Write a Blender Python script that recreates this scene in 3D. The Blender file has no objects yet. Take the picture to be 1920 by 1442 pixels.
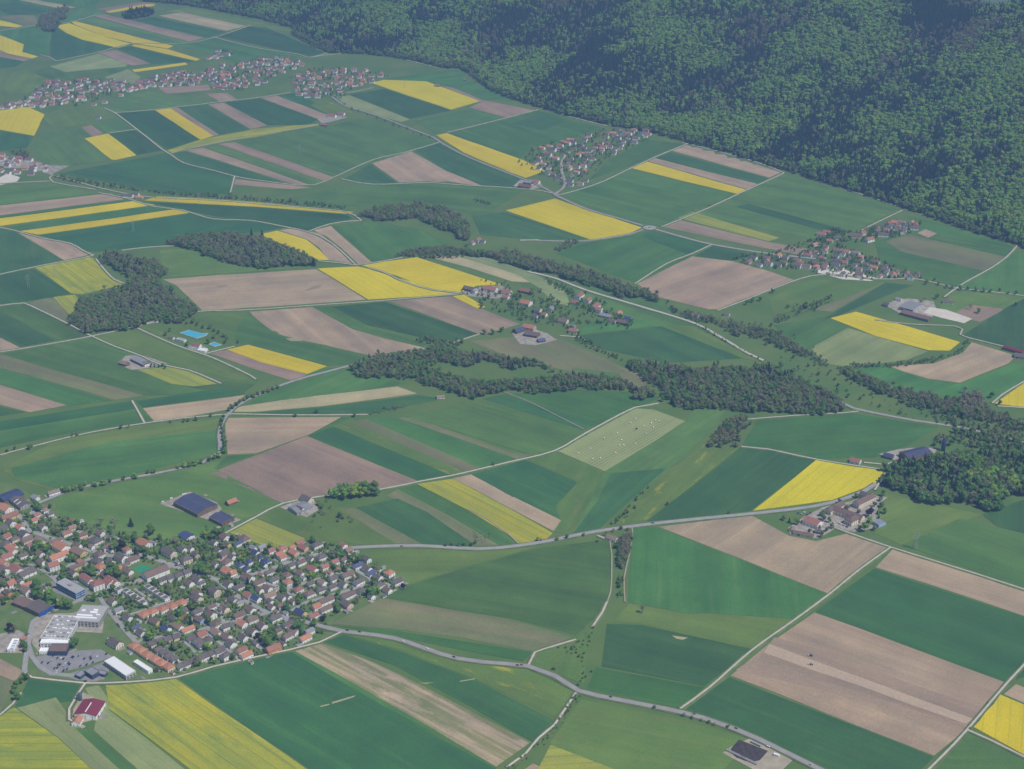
import bpy, bmesh, math, random
import numpy as np
from mathutils import Vector, Matrix

# ------------------------------------------------------------------ camera, sky, sun, exposure
SC = bpy.context.scene
COL = SC.collection
IW, IH, FPX = 1920.0, 1442.0, 3000.0
CAM_H = 1258.0
DEP = math.radians(25.1)
cam_data = bpy.data.cameras.new('camera')
cam_data.sensor_width = 36.0
cam_data.lens = 36.0 * FPX / IW
cam_data.clip_start = 1.0
cam_data.clip_end = 60000.0
cam = bpy.data.objects.new('camera', cam_data)
cam.location = (0, 0, CAM_H)
cam.rotation_euler = (math.pi / 2 - DEP, 0, 0)
COL.objects.link(cam)
SC.camera = cam

SUN_EL = math.radians(57.0)
SUN_DIR = Vector((math.cos(SUN_EL) * 0.82, math.cos(SUN_EL) * -0.572, math.sin(SUN_EL)))   # towards the sun
world = bpy.data.worlds.new('World')
SC.world = world
world.use_nodes = True
wn = world.node_tree
sky = wn.nodes.new('ShaderNodeTexSky')
sky.sky_type = 'NISHITA'
sky.sun_disc = False
sky.sun_elevation = SUN_EL
sky.sun_rotation = math.atan2(SUN_DIR.x, SUN_DIR.y)
sky.altitude = 1500.0
bg = wn.nodes['Background']
bg.inputs['Strength'].default_value = 0.11
wn.links.new(sky.outputs['Color'], bg.inputs['Color'])

sun_data = bpy.data.lights.new('sun', 'SUN')
sun_data.energy = 4.5
sun_data.angle = math.radians(0.53)
sun_data.color = (1.0, 0.955, 0.88)
sun = bpy.data.objects.new('sun', sun_data)
sun.rotation_euler = SUN_DIR.to_track_quat('Z', 'Y').to_euler()
sun.location = (3000, 1500, 5000)
COL.objects.link(sun)

SC.view_settings.view_transform = 'Standard'
SC.view_settings.look = 'None'
SC.view_settings.gamma = 1.0
SC.view_settings.use_curve_mapping = False
SC.view_settings.exposure = 0.04
SC.cycles.max_bounces = 4
SC.cycles.diffuse_bounces = 2
SC.cycles.glossy_bounces = 1
SC.cycles.transmission_bounces = 2
SC.cycles.volume_bounces = 0
SC.cycles.use_denoising = True
HAZE_DENSITY = 0.000096
HAZE_COLOR = (0.255, 0.43, 0.74)

R = random.Random(7)
NR = np.random.RandomState(11)

# ------------------------------------------------------------------ terrain and pixel -> ground
def ray(px, py):
    cx = (px - IW / 2) / FPX
    cy = -(py - IH / 2) / FPX
    return (cx, math.cos(DEP) + cy * math.sin(DEP), -math.sin(DEP) + cy * math.cos(DEP))

def plane_at(px, py, z=0.0):
    d = ray(px, py)
    t = (z - CAM_H) / d[2]
    return d[0] * t, d[1] * t

FOOT_PX = [(270, 5), (350, 12), (480, 36), (550, 55), (547, 67), (615, 100), (692, 103), (765, 113), (830, 129), (865, 131),
           (890, 150), (920, 172), (960, 187), (1045, 212), (1140, 235), (1210, 247), (1285, 267), (1440, 309), (1590, 357),
           (1692, 390), (1750, 410), (1815, 433), (1907, 460), (1980, 490), (2100, 540), (2400, 640)]
FOOT = np.array([plane_at(*p) for p in FOOT_PX])
FOOT = np.vstack([[(-4500, 8900)], FOOT, [(2700, 900)], [(3600, -3500)]])

def foot_dist(x, y):
    """signed distance to the foot line of the hill, positive on the hill"""
    x = np.asarray(x, float); y = np.asarray(y, float)
    best = np.full(x.shape, 1e12); sgn = np.ones(x.shape)
    for i in range(len(FOOT) - 1):
        ax, ay = FOOT[i]; bx, by = FOOT[i + 1]
        dx, dy = bx - ax, by - ay
        L2 = dx * dx + dy * dy
        t = np.clip(((x - ax) * dx + (y - ay) * dy) / L2, 0, 1)
        d = (x - ax - t * dx) ** 2 + (y - ay - t * dy) ** 2
        s = np.where(dx * (y - ay) - dy * (x - ax) > 0, 1.0, -1.0)
        m = d < best
        best = np.where(m, d, best); sgn = np.where(m, s, sgn)
    return np.sqrt(best) * sgn

def terrain(x, y):
    x = np.asarray(x, float); y = np.asarray(y, float)
    u = 1.6 * np.sin(x / 170 + 0.4) * np.sin(y / 210 + 1.1) + 1.8 * np.sin((x * .7 + y) / 290 + 2.0)
    d = foot_dist(x, y)
    dd = np.clip(d, 0, None)
    up = np.where(dd < 960, 278 * (0.25 * (dd / 960) + 0.75 * (3 * (dd / 960) ** 2 - 2 * (dd / 960) ** 3)) , 0)
    s = (dd - 960)
    down = np.where(dd >= 960, 278 - 0.16 * s - 0.00013 * np.clip(s, 0, 1200) ** 2, 0)
    down = np.where(dd >= 960, np.maximum(down, -240), 0)
    hill = up + down
    w = np.clip(dd / 250, 0, 1) * np.clip((2200 - dd) / 800, 0, 1)
    spur = 16 * np.sin((0.63 * x - 0.78 * y) / 95 + dd / 300) + 9 * np.sin((0.63 * x - 0.78 * y) / 41 + 1.3) * np.sin(dd / 90)
    return u * np.clip(1 - dd / 300, 0, 1) + hill + w * spur

def tz(x, y):
    return float(terrain(x, y))

def at(px, py, dz=0.0):
    """ground point seen at a pixel of the photograph (dz above the ground)"""
    d = ray(px, py)
    z = 0.0
    for _ in range(7):
        t = (z + dz - CAM_H) / d[2]
        x, y = d[0] * t, d[1] * t
        z = tz(x, y)
    return x, y, z

def hill_at(px, py):
    """the same on the steep hill, by marching along the line of sight"""
    d = ray(px, py); t = 2500.0
    while t < 9500 and CAM_H + d[2] * t > tz(d[0] * t, d[1] * t): t += 6.0
    return d[0] * t, d[1] * t, tz(d[0] * t, d[1] * t)

def px_of(x, y, z):
    v = Vector((x, y, z - CAM_H))
    f = v.y * math.cos(DEP) - v.z * math.sin(DEP)
    u = v.y * math.sin(DEP) + v.z * math.cos(DEP)
    return IW / 2 + FPX * v.x / f, IH / 2 - FPX * u / f

def nums(s):
    v = [float(t) for t in s.replace(',', ' ').split()]
    return list(zip(v[0::2], v[1::2]))

def T(c, r):
    """a quarter-scale frame of the photograph, 4 units to a pixel"""
    oy = (0, 360, 720, 1082)[r]
    return lambda p: (480 * c + p[0] / 4.0, oy + p[1] / 4.0)

# ------------------------------------------------------------------ object helpers
def mesh_obj(name, verts, faces, mats, parent=None, mat_idx=None, smooth=False):
    me = bpy.data.meshes.new(name)
    me.from_pydata(verts, [], faces)
    for m in (mats if isinstance(mats, (list, tuple)) else [mats]):
        me.materials.append(m)
    if mat_idx is not None:
        me.polygons.foreach_set('material_index', mat_idx)
    if smooth:
        me.polygons.foreach_set('use_smooth', [True] * len(me.polygons))
    o = bpy.data.objects.new(name, me)
    COL.objects.link(o)
    if parent is not None:
        o.parent = parent
    return o

def data_obj(name, me, parent=None, loc=None, rotz=0.0, scale=None):
    o = bpy.data.objects.new(name, me)
    COL.objects.link(o)
    if parent is not None:
        o.parent = parent
    if loc is not None:
        o.location = loc
    o.rotation_euler = (0, 0, rotz)
    if scale is not None:
        o.scale = scale
    return o

def empty(name, loc, rotz=0.0):
    o = bpy.data.objects.new(name, None)
    COL.objects.link(o)
    o.location = loc
    o.rotation_euler = (0, 0, rotz)
    return o

def tag(o, label=None, cat=None, group=None, kind=None):
    if label: o['label'] = label
    if cat: o['category'] = cat
    if group: o['group'] = group
    if kind: o['kind'] = kind
    return o

AUTO = []          # things whose label is completed from the landmark they stand by
def auto(o, desc, cat, group, xy):
    tag(o, desc, cat, group)
    AUTO.append((o, desc, xy))

def box_vf(x0, x1, y0, y1, z0, z1, base=0):
    v = [(x0, y0, z0), (x1, y0, z0), (x1, y1, z0), (x0, y1, z0), (x0, y0, z1), (x1, y0, z1), (x1, y1, z1), (x0, y1, z1)]
    f = [(3, 2, 1, 0), (4, 5, 6, 7), (0, 1, 5, 4), (1, 2, 6, 5), (2, 3, 7, 6), (3, 0, 4, 7)]
    return v, [tuple(i + base for i in q) for q in f]

class MB:
    def __init__(s): s.v = []; s.f = []; s.m = []
    def box(s, x0, x1, y0, y1, z0, z1, m=0):
        v, f = box_vf(x0, x1, y0, y1, z0, z1, len(s.v))
        s.v += v; s.f += f; s.m += [m] * 6
        return s
    def add(s, v, f, m=0):
        b = len(s.v)
        s.v += [tuple(p) for p in v]; s.f += [tuple(i + b for i in q) for q in f]; s.m += [m] * len(f)
        return s
    def cyl(s, x, y, z0, z1, r0, r1=None, n=12, m=0, cap=True):
        r1 = r0 if r1 is None else r1
        b = len(s.v)
        for k in range(n):
            a = 2 * math.pi * k / n
            s.v.append((x + r0 * math.cos(a), y + r0 * math.sin(a), z0))
        for k in range(n):
            a = 2 * math.pi * k / n
            s.v.append((x + r1 * math.cos(a), y + r1 * math.sin(a), z1))
        for k in range(n):
            s.f.append((b + k, b + (k + 1) % n, b + n + (k + 1) % n, b + n + k)); s.m.append(m)
        if cap:
            s.f.append(tuple(b + n + k for k in range(n))); s.m.append(m)
        return s
    def bar(s, p, q, r, m=0):
        p = Vector(p); q = Vector(q)
        d = (q - p).normalized()
        a = d.orthogonal().normalized() * r
        c = d.cross(a).normalized() * r
        v = [p + a, p + c, p - a, p - c, q + a, q + c, q - a, q - c]
        s.add(v, [(0, 1, 5, 4), (1, 2, 6, 5), (2, 3, 7, 6), (3, 0, 4, 7)], m)
        return s
    def build(s, name, mats, parent=None, smooth=False):
        return mesh_obj(name, s.v, s.f, mats, parent, s.m, smooth)
    def mesh(s, name, mats):
        me = bpy.data.meshes.new(name)
        me.from_pydata(s.v, [], s.f)
        for m in (mats if isinstance(mats, (list, tuple)) else [mats]): me.materials.append(m)
        me.polygons.foreach_set('material_index', s.m)
        return me

# ------------------------------------------------------------------ materials
def new_mat(name):
    m = bpy.data.materials.new(name)
    m.use_nodes = True
    nt = m.node_tree
    b = nt.nodes['Principled BSDF']
    b.inputs['Roughness'].default_value = 0.9
    b.inputs['Specular IOR Level'].default_value = 0.15
    return m, nt, b

def N(nt, t, **kw):
    n = nt.nodes.new(t)
    for k, v in kw.items(): setattr(n, k, v)
    return n

def mixc(nt, fac, a, b, blend='MIX'):
    n = N(nt, 'ShaderNodeMix', data_type='RGBA', blend_type=blend)
    for sock, v in ((n.inputs['Factor'], fac), (n.inputs['A'], a), (n.inputs['B'], b)):
        if isinstance(v, (int, float)): sock.default_value = v
        elif isinstance(v, tuple): sock.default_value = (*v[:3], 1)
        else: nt.links.new(v, sock)
    return n.outputs['Result']

def noise(nt, vec, scale, detail=3.0, rough=0.55):
    n = N(nt, 'ShaderNodeTexNoise')
    n.inputs['Scale'].default_value = scale
    n.inputs['Detail'].default_value = detail
    n.inputs['Roughness'].default_value = rough
    nt.links.new(vec, n.inputs['Vector'])
    return n.outputs['Fac']

def ramp(nt, fac, lo, hi):
    n = N(nt, 'ShaderNodeMapRange', clamp=True)
    n.inputs['From Min'].default_value = lo
    n.inputs['From Max'].default_value = hi
    nt.links.new(fac, n.inputs['Value'])
    return n.outputs['Result']

def mapped(nt, src, scale, loc=None):
    n = N(nt, 'ShaderNodeMapping')
    n.inputs['Scale'].default_value = scale
    nt.links.new(src, n.inputs['Vector'])
    if loc is not None: nt.links.new(loc, n.inputs['Location'])
    return n.outputs['Vector']

def vary(nt, col, dv=0.12, dh=0.01):
    oi = N(nt, 'ShaderNodeObjectInfo')
    hs = N(nt, 'ShaderNodeHueSaturation')
    v = N(nt, 'ShaderNodeMapRange')
    v.inputs['To Min'].default_value = 1 - dv; v.inputs['To Max'].default_value = 1 + dv
    nt.links.new(oi.outputs['Random'], v.inputs['Value'])
    nt.links.new(v.outputs['Result'], hs.inputs['Value'])
    mm = N(nt, 'ShaderNodeMath', operation='MULTIPLY'); mm.inputs[1].default_value = 7.31
    fr = N(nt, 'ShaderNodeMath', operation='FRACT')
    nt.links.new(oi.outputs['Random'], mm.inputs[0]); nt.links.new(mm.outputs[0], fr.inputs[0])
    h = N(nt, 'ShaderNodeMapRange')
    h.inputs['To Min'].default_value = 0.5 - dh; h.inputs['To Max'].default_value = 0.5 + dh
    nt.links.new(fr.outputs[0], h.inputs['Value'])
    nt.links.new(h.outputs['Result'], hs.inputs['Hue'])
    nt.links.new(col, hs.inputs['Color'])
    return hs.outputs['Color']

def field_mat(name, a, b, streak, s_amt=0.5, patch=0.006, s_lo=0.5, s_hi=0.72, tram=0.12, dv=0.1, dh=0.008, fleck=None, flo=.6, fhi=.7, wind=False, mott=.16):
    """crop rows run along the field's own X axis"""
    m, nt, bs = new_mat(name)
    tc = N(nt, 'ShaderNodeTexCoord')
    oi = N(nt, 'ShaderNodeObjectInfo')
    off = N(nt, 'ShaderNodeVectorMath', operation='SCALE'); off.inputs['Scale'].default_value = 0.37
    nt.links.new(oi.outputs['Location'], off.inputs[0])
    vadd = N(nt, 'ShaderNodeVectorMath', operation='ADD')
    nt.links.new(tc.outputs['Object'], vadd.inputs[0]); nt.links.new(off.outputs[0], vadd.inputs[1])
    P = vadd.outputs[0]
    c = mixc(nt, ramp(nt, noise(nt, P, patch, 5, .6), .36, .64), a, b)
    st = noise(nt, mapped(nt, P, (0.0035, 0.075, 0.05)), 1.0, 4, .62)
    f = ramp(nt, st, s_lo, s_hi)
    mu = N(nt, 'ShaderNodeMath', operation='MULTIPLY'); mu.inputs[1].default_value = s_amt
    nt.links.new(f, mu.inputs[0])
    c = mixc(nt, mu.outputs[0], c, streak)
    if fleck is not None:
        ff = ramp(nt, noise(nt, mapped(nt, P, (0.012, 0.05, 0.05)), 1.0, 6, .7), flo, fhi)
        c = mixc(nt, ff, c, fleck)
    bs2 = ramp(nt, noise(nt, mapped(nt, P, (0.0012, 0.022, 0.05)), 1.0, 3, .6), .32, .68)
    c = mixc(nt, 1.0, c, mixc(nt, bs2, (1 - mott, 1 - mott * .9, 1 - mott * .7), (1 + mott, 1 + mott * .9, 1 + mott * .6)), 'MULTIPLY')
    mo = ramp(nt, noise(nt, P, 0.014, 6, .62), .3, .7)
    c = mixc(nt, 1.0, c, mixc(nt, mo, (1 - mott, 1 - mott * .8, 1 - mott * .6), (1 + mott, 1 + mott * .8, 1 + mott * .5)), 'MULTIPLY')
    g = noise(nt, P, 0.35, 3, .7)
    c = mixc(nt, 1.0, c, mixc(nt, ramp(nt, g, .3, .7), (.84, .84, .84), (1.12, 1.12, 1.12)), 'MULTIPLY')
    if wind:
        sw = N(nt, 'ShaderNodeSeparateXYZ'); nt.links.new(tc.outputs['Object'], sw.inputs[0])
        pw = N(nt, 'ShaderNodeMath', operation='PINGPONG'); pw.inputs[1].default_value = 3.2
        nt.links.new(sw.outputs['Y'], pw.inputs[0])
        c = mixc(nt, ramp(nt, pw.outputs[0], 2.2, .4), c, (.275, .31, .135))
    # wheel tracks of the tractor
    sx = N(nt, 'ShaderNodeSeparateXYZ'); nt.links.new(tc.outputs['Object'], sx.inputs[0])
    pp = N(nt, 'ShaderNodeMath', operation='PINGPONG'); pp.inputs[1].default_value = 8.0
    wob = N(nt, 'ShaderNodeMath', operation='MULTIPLY_ADD'); wob.inputs[1].default_value = 5.0
    nt.links.new(noise(nt, P, 0.004, 1), wob.inputs[0]); nt.links.new(sx.outputs['Y'], wob.inputs[2])
    nt.links.new(wob.outputs[0], pp.inputs[0])
    tr = ramp(nt, pp.outputs[0], 1.1, 0.4)
    tm = N(nt, 'ShaderNodeMath', operation='MULTIPLY'); tm.inputs[1].default_value = tram
    nt.links.new(tr, tm.inputs[0])
    c = mixc(nt, tm.outputs[0], c, mixc(nt, .5, streak, (.05, .055, .035)))
    nt.links.new(vary(nt, c, dv, dh), bs.inputs['Base Color'])
    return m

def noisy_mat(name, a, b, scale=0.3, dv=0.1, dh=0.006, rough=0.9, spec=0.15, coord='Object', lo=.35, hi=.65, detail=4):
    m, nt, bs = new_mat(name)
    tc = N(nt, 'ShaderNodeTexCoord')
    c = mixc(nt, ramp(nt, noise(nt, tc.outputs[coord], scale, detail, .6), lo, hi), a, b)
    nt.links.new(vary(nt, c, dv, dh), bs.inputs['Base Color'])
    bs.inputs['Roughness'].default_value = rough
    bs.inputs['Specular IOR Level'].default_value = spec
    return m

def leaf_mat(name, a, b, dv=0.16, dh=0.02):
    m, nt, bs = new_mat(name)
    tc = N(nt, 'ShaderNodeTexCoord')
    g = N(nt, 'ShaderNodeNewGeometry')
    c = mixc(nt, g.outputs['Random Per Island'], a, b)
    c = mixc(nt, 1.0, c, mixc(nt, ramp(nt, noise(nt, tc.outputs['Object'], 0.55, 2), .3, .7), (.85, .85, .85), (1.14, 1.14, 1.14)), 'MULTIPLY')
    c = vary(nt, c, dv, dh)
    nt.links.new(c, bs.inputs['Base Color'])
    bs.inputs['Roughness'].default_value = 0.75
    bs.inputs['Specular IOR Level'].default_value = 0.1
    tl = N(nt, 'ShaderNodeBsdfTranslucent'); nt.links.new(c, tl.inputs['Color'])
    mx = N(nt, 'ShaderNodeMixShader'); mx.inputs[0].default_value = 0.3
    nt.links.new(bs.outputs[0], mx.inputs[1]); nt.links.new(tl.outputs[0], mx.inputs[2])
    nt.links.new(mx.outputs[0], nt.nodes['Material Output'].inputs['Surface'])
    return m

M = {}
# crops
M['Y'] = field_mat('rapeseed_in_flower', (.53, .425, .010), (.59, .475, .013), (.45, .40, .02), .45, tram=.28, dv=.05, mott=.07, fleck=(.46, .43, .03), flo=.58, fhi=.85)
M['y'] = field_mat('thin_rapeseed', (.42, .38, .022), (.30, .31, .035), (.18, .24, .045), .65, s_lo=.45, s_hi=.62, tram=.5, dv=.06, fleck=(.175, .24, .05), flo=.52, fhi=.72, mott=.08)
M['o'] = field_mat('green_rapeseed', (.33, .33, .045), (.25, .28, .05), (.18, .23, .055), .6, s_lo=.45, s_hi=.6, tram=.35, dv=.06, mott=.08)
M['W'] = field_mat('winter_wheat', (.036, .112, .036), (.045, .123, .039), (.064, .142, .043), .75, tram=.34, dv=.16, dh=.012, mott=.17)
M['G'] = field_mat('green_cereal', (.062, .154, .038), (.075, .166, .042), (.100, .185, .048), .8, tram=.34, dv=.16, dh=.018, mott=.18)
M['M'] = field_mat('meadow_field', (.094, .166, .036), (.116, .184, .042), (.144, .192, .052), .6, tram=.06, dv=.12, dh=.015, fleck=(.168, .178, .055), flo=.55, fhi=.8, mott=.14)
M['L'] = field_mat('mown_hay_field', (.205, .255, .100), (.235, .275, .115), (.165, .225, .080), .6, tram=.25, dv=.10)
M['H'] = field_mat('hay_in_windrows', (.215, .265, .105), (.245, .285, .12), (.165, .225, .080), .45, tram=.0, dv=.02, wind=True)
M['S'] = field_mat('bare_soil', (.375, .280, .185), (.330, .245, .165), (.430, .330, .225), .65, patch=.010, tram=.16, dv=.07, fleck=(.29, .215, .155), flo=.58, fhi=.82)
M['P'] = field_mat('pale_dry_soil', (.455, .350, .245), (.43, .33, .23), (.49, .385, .275), .4, tram=.04, dv=.03, mott=.05)
M['q'] = field_mat('moist_soil', (.325, .240, .165), (.305, .225, .158), (.35, .26, .18), .4, tram=.05, dv=.01, mott=.07)
M['s'] = field_mat('dark_bare_soil', (.295, .213, .150), (.260, .187, .138), (.335, .250, .178), .65, patch=.010, tram=.16, dv=.08, fleck=(.225, .165, .13), flo=.58, fhi=.82)
M['T'] = field_mat('pale_stubble', (.38, .325, .185), (.34, .30, .17), (.28, .28, .14), .5, tram=.12, dv=.08)
M['t'] = field_mat('patchy_stubble', (.215, .205, .095), (.165, .190, .080), (.40, .31, .205), .85, s_lo=.47, s_hi=.60, tram=.15, dv=.05, fleck=(.43, .33, .22), flo=.54, fhi=.66)
M['u'] = field_mat('brownish_pasture', (.165, .178, .080), (.145, .178, .072), (.195, .168, .095), .7, s_lo=.45, s_hi=.6, tram=.15, dv=.05, fleck=(.115, .108, .072), flo=.62, fhi=.78)
M['F'] = field_mat('flowery_meadow', (.100, .172, .038), (.125, .185, .042), (.155, .190, .046), .5, tram=.03, dv=.05, fleck=(.40, .34, .03), flo=.58, fhi=.74)
M['ground'] = noisy_mat('valley_grass', (.076, .150, .036), (.118, .172, .046), 0.010, 0, 0, coord='Object', detail=9)
M['garden'] = noisy_mat('garden_grass', (.085, .160, .040), (.145, .180, .065), 0.06, .05, .005, detail=6)
M['forest_floor'] = noisy_mat('forest_floor', (.035, .05, .022), (.055, .06, .032), 0.05, .05, .005)
M['asphalt'] = noisy_mat('asphalt', (.275, .265, .255), (.33, .318, .305), 0.08, .06, 0)
M['lane'] = noisy_mat('concrete_lane', (.43, .395, .335), (.52, .475, .41), 0.12, .07, 0)
M['dirt'] = noisy_mat('dirt_track', (.30, .26, .185), (.38, .33, .25), 0.1, .05, 0)
M['yard'] = noisy_mat('yard_gravel', (.245, .215, .175), (.40, .36, .31), 0.11, .08, 0)
M['paving'] = noisy_mat('car_park_asphalt', (.22, .215, .22), (.27, .26, .26), 0.1, .04, 0)
M['sand'] = noisy_mat('pale_sand', (.56, .51, .43), (.64, .58, .50), 0.06, .03, 0)
M['court'] = noisy_mat('green_court', (.03, .23, .11), (.035, .26, .125), 0.2, 0, 0)
M['paint'] = noisy_mat('white_paint', (.75, .75, .73), (.8, .8, .78), 0.5, 0, 0)
M['pool'] = noisy_mat('pool_tiles', (.02, .32, .60), (.03, .38, .66), 0.3, 0, 0)
m_, nt_, b_ = new_mat('pool_water')
b_.inputs['Base Color'].default_value = (.06, .40, .56, 1); b_.inputs['Roughness'].default_value = .08; b_.inputs['Specular IOR Level'].default_value = .4
M['water'] = m_
# buildings
ROOFS = {'o': ((.38, .165, .100), (.46, .210, .130)), 'r': ((.26, .120, .092), (.33, .150, .112)), 'b': ((.150, .102, .088), (.200, .135, .112)),
         'k': ((.105, .088, .085), (.155, .130, .122)), 'n': ((.040, .055, .125), (.055, .072, .155)), 'g': ((.20, .205, .22), (.27, .27, .28)),
         't': ((.23, .155, .115), (.29, .20, .15)), 'R': ((.165, .028, .045), (.20, .038, .056)), 'W': ((.74, .74, .74), (.80, .80, .80)), 'z': ((.32, .31, .30), (.40, .385, .37))}
ROOFNAME = {'o': 'orange', 'r': 'red', 'b': 'brown', 'k': 'dark grey', 'n': 'dark blue', 'g': 'pale grey', 't': 'tan', 'R': 'crimson', 'W': 'white', 'z': 'flat grey'}
for k_, (a_, b2_) in ROOFS.items():
    M['roof_' + k_] = noisy_mat('roof_' + ROOFNAME[k_].replace(' ', '_'), a_, b2_, 0.5, .10, .006, rough=.55 if k_ == 'n' else .8, spec=.4 if k_ == 'n' else .2)
WALLS = {'w': ((.80, .79, .76), (.87, .86, .83)), 'c': ((.70, .61, .46), (.77, .68, .52)), 'y': ((.62, .46, .20), (.68, .52, .25)), 'p': ((.58, .42, .34), (.64, .48, .39)),
         'd': ((.17, .12, .085), (.22, .155, .11)), 'g': ((.38, .37, .36), (.45, .44, .42)), 'l': ((.30, .42, .62), (.36, .48, .68)), 'v': ((.045, .065, .12), (.06, .085, .15)), 'O': ((.58, .30, .10), (.64, .35, .13))}
WALLNAME = {'w': 'white', 'c': 'cream', 'y': 'yellow', 'p': 'pale pink', 'd': 'dark timber', 'g': 'grey', 'l': 'pale blue', 'v': 'navy', 'O': 'ochre'}
for k_, (a_, b2_) in WALLS.items():
    M['wall_' + k_] = noisy_mat('wall_' + WALLNAME[k_].replace(' ', '_'), a_, b2_, 0.4, .08, .004)
m_, nt_, b_ = new_mat('window_glass')
b_.inputs['Base Color'].default_value = (.03, .038, .05, 1); b_.inputs['Roughness'].default_value = .15; b_.inputs['Specular IOR Level'].default_value = .5
M['glass'] = m_
M['metal'] = noisy_mat('galvanised_steel', (.30, .31, .33), (.40, .41, .42), 0.8, .05, 0, rough=.5, spec=.4)
M['tank'] = noisy_mat('dark_green_tank', (.05, .085, .095), (.07, .11, .12), 0.5, .05, 0, rough=.5)
M['bluetower'] = noisy_mat('navy_silo', (.018, .024, .065), (.026, .034, .085), 0.5, 0, 0, rough=.5)
M['heap'] = noisy_mat('dark_heap', (.045, .035, .035), (.075, .06, .055), 0.4, 0, 0)
M['plasticwrap'] = noisy_mat('white_bale_wrap', (.74, .75, .73), (.82, .82, .80), 1.0, .04, 0, rough=.4)
M['bark'] = noisy_mat('bark', (.075, .058, .045), (.11, .088, .07), 1.5, .1, 0)
# foliage
M['leaf_bright'] = leaf_mat('fresh_beech_leaves', (.175, .315, .042), (.225, .360, .055))
M['leaf_mid'] = leaf_mat('mid_green_leaves', (.092, .190, .038), (.135, .240, .054))
M['leaf_dull'] = leaf_mat('budding_olive_leaves', (.150, .195, .068), (.195, .230, .090))
M['leaf_bare'] = leaf_mat('bare_purplish_twigs', (.215, .210, .120), (.275, .260, .155), dh=.025)
M['leaf_fir'] = leaf_mat('dark_fir_needles', (.018, .046, .024), (.028, .062, .030))
M['leaf_copper'] = leaf_mat('copper_beech_leaves', (.026, .014, .020), (.046, .023, .028), dv=.1, dh=.005)
M['verge'] = noisy_mat('roadside_grass', (.075, .135, .036), (.150, .170, .065), 0.06, .1, .01, detail=5)
# ------------------------------------------------------------------ ground
def lines(a, b, fine0, fine1, fine, coarse):
    out = list(np.arange(a, fine0, coarse)) + list(np.arange(fine0, fine1, fine)) + list(np.arange(fine1, b + 1, coarse))
    return np.array(sorted(set(float(v) for v in out)))
gx = lines(-12000, 12000, -2700, 2700, 30, 600)
gy = lines(-4500, 19500, 1200, 7500, 30, 600)
GX, GY = np.meshgrid(gx, gy)
GZ = terrain(GX.ravel(), GY.ravel())
nx, ny = len(gx), len(gy)
gv = np.column_stack([GX.ravel(), GY.ravel(), GZ])
ii, jj = np.meshgrid(np.arange(nx - 1), np.arange(ny - 1))
q0 = (jj * nx + ii).ravel()
gf = np.column_stack([q0, q0 + 1, q0 + 1 + nx, q0 + nx])
fd = foot_dist(gv[:, 0], gv[:, 1])
fmid = fd[gf].mean(axis=1)
ground = mesh_obj('ground', gv.tolist(), gf.tolist(), [M['ground'], M['forest_floor']], None,
                  np.where((fmid > 15) & (fmid < 1000), 1, 0).tolist(), True)
tag(ground, 'gently rolling grassy valley floor rising to a wooded hill', kind='structure')

# ------------------------------------------------------------------ sheets laid on the ground
def drape(bm, cell, dz, skirt):
    xs = [v.co.x for v in bm.verts]; ys = [v.co.y for v in bm.verts]
    def cuts(lo, hi): return np.arange(math.floor(lo / cell) * cell + cell, hi, cell)
    for c in cuts(min(xs), max(xs)):
        bmesh.ops.bisect_plane(bm, geom=bm.verts[:] + bm.edges[:] + bm.faces[:], plane_co=(c, 0, 0), plane_no=(1, 0, 0))
    for c in cuts(min(ys), max(ys)):
        bmesh.ops.bisect_plane(bm, geom=bm.verts[:] + bm.edges[:] + bm.faces[:], plane_co=(0, c, 0), plane_no=(0, 1, 0))
    vs = bm.verts[:]
    z = terrain([v.co.x for v in vs], [v.co.y for v in vs])
    for v, h in zip(vs, z): v.co.z = h + dz
    if skirt:
        be = [e for e in bm.edges if e.is_boundary]
        r = bmesh.ops.extrude_edge_only(bm, edges=be)
        for g in r['geom']:
            if isinstance(g, bmesh.types.BMVert): g.co.z -= dz + 0.5

def finish(bm, name, mat, cx, cy, ang):
    Mi = (Matrix.Translation((cx, cy, 0)) @ Matrix.Rotation(ang, 4, 'Z')).inverted()
    bmesh.ops.transform(bm, matrix=Mi, verts=bm.verts[:])
    bmesh.ops.recalc_face_normals(bm, faces=bm.faces[:])
    me = bpy.data.meshes.new(name)
    bm.to_mesh(me); bm.free()
    me.materials.append(mat)
    o = bpy.data.objects.new(name, me)
    o.location = (cx, cy, 0); o.rotation_euler = (0, 0, ang)
    COL.objects.link(o)
    return o

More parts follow.
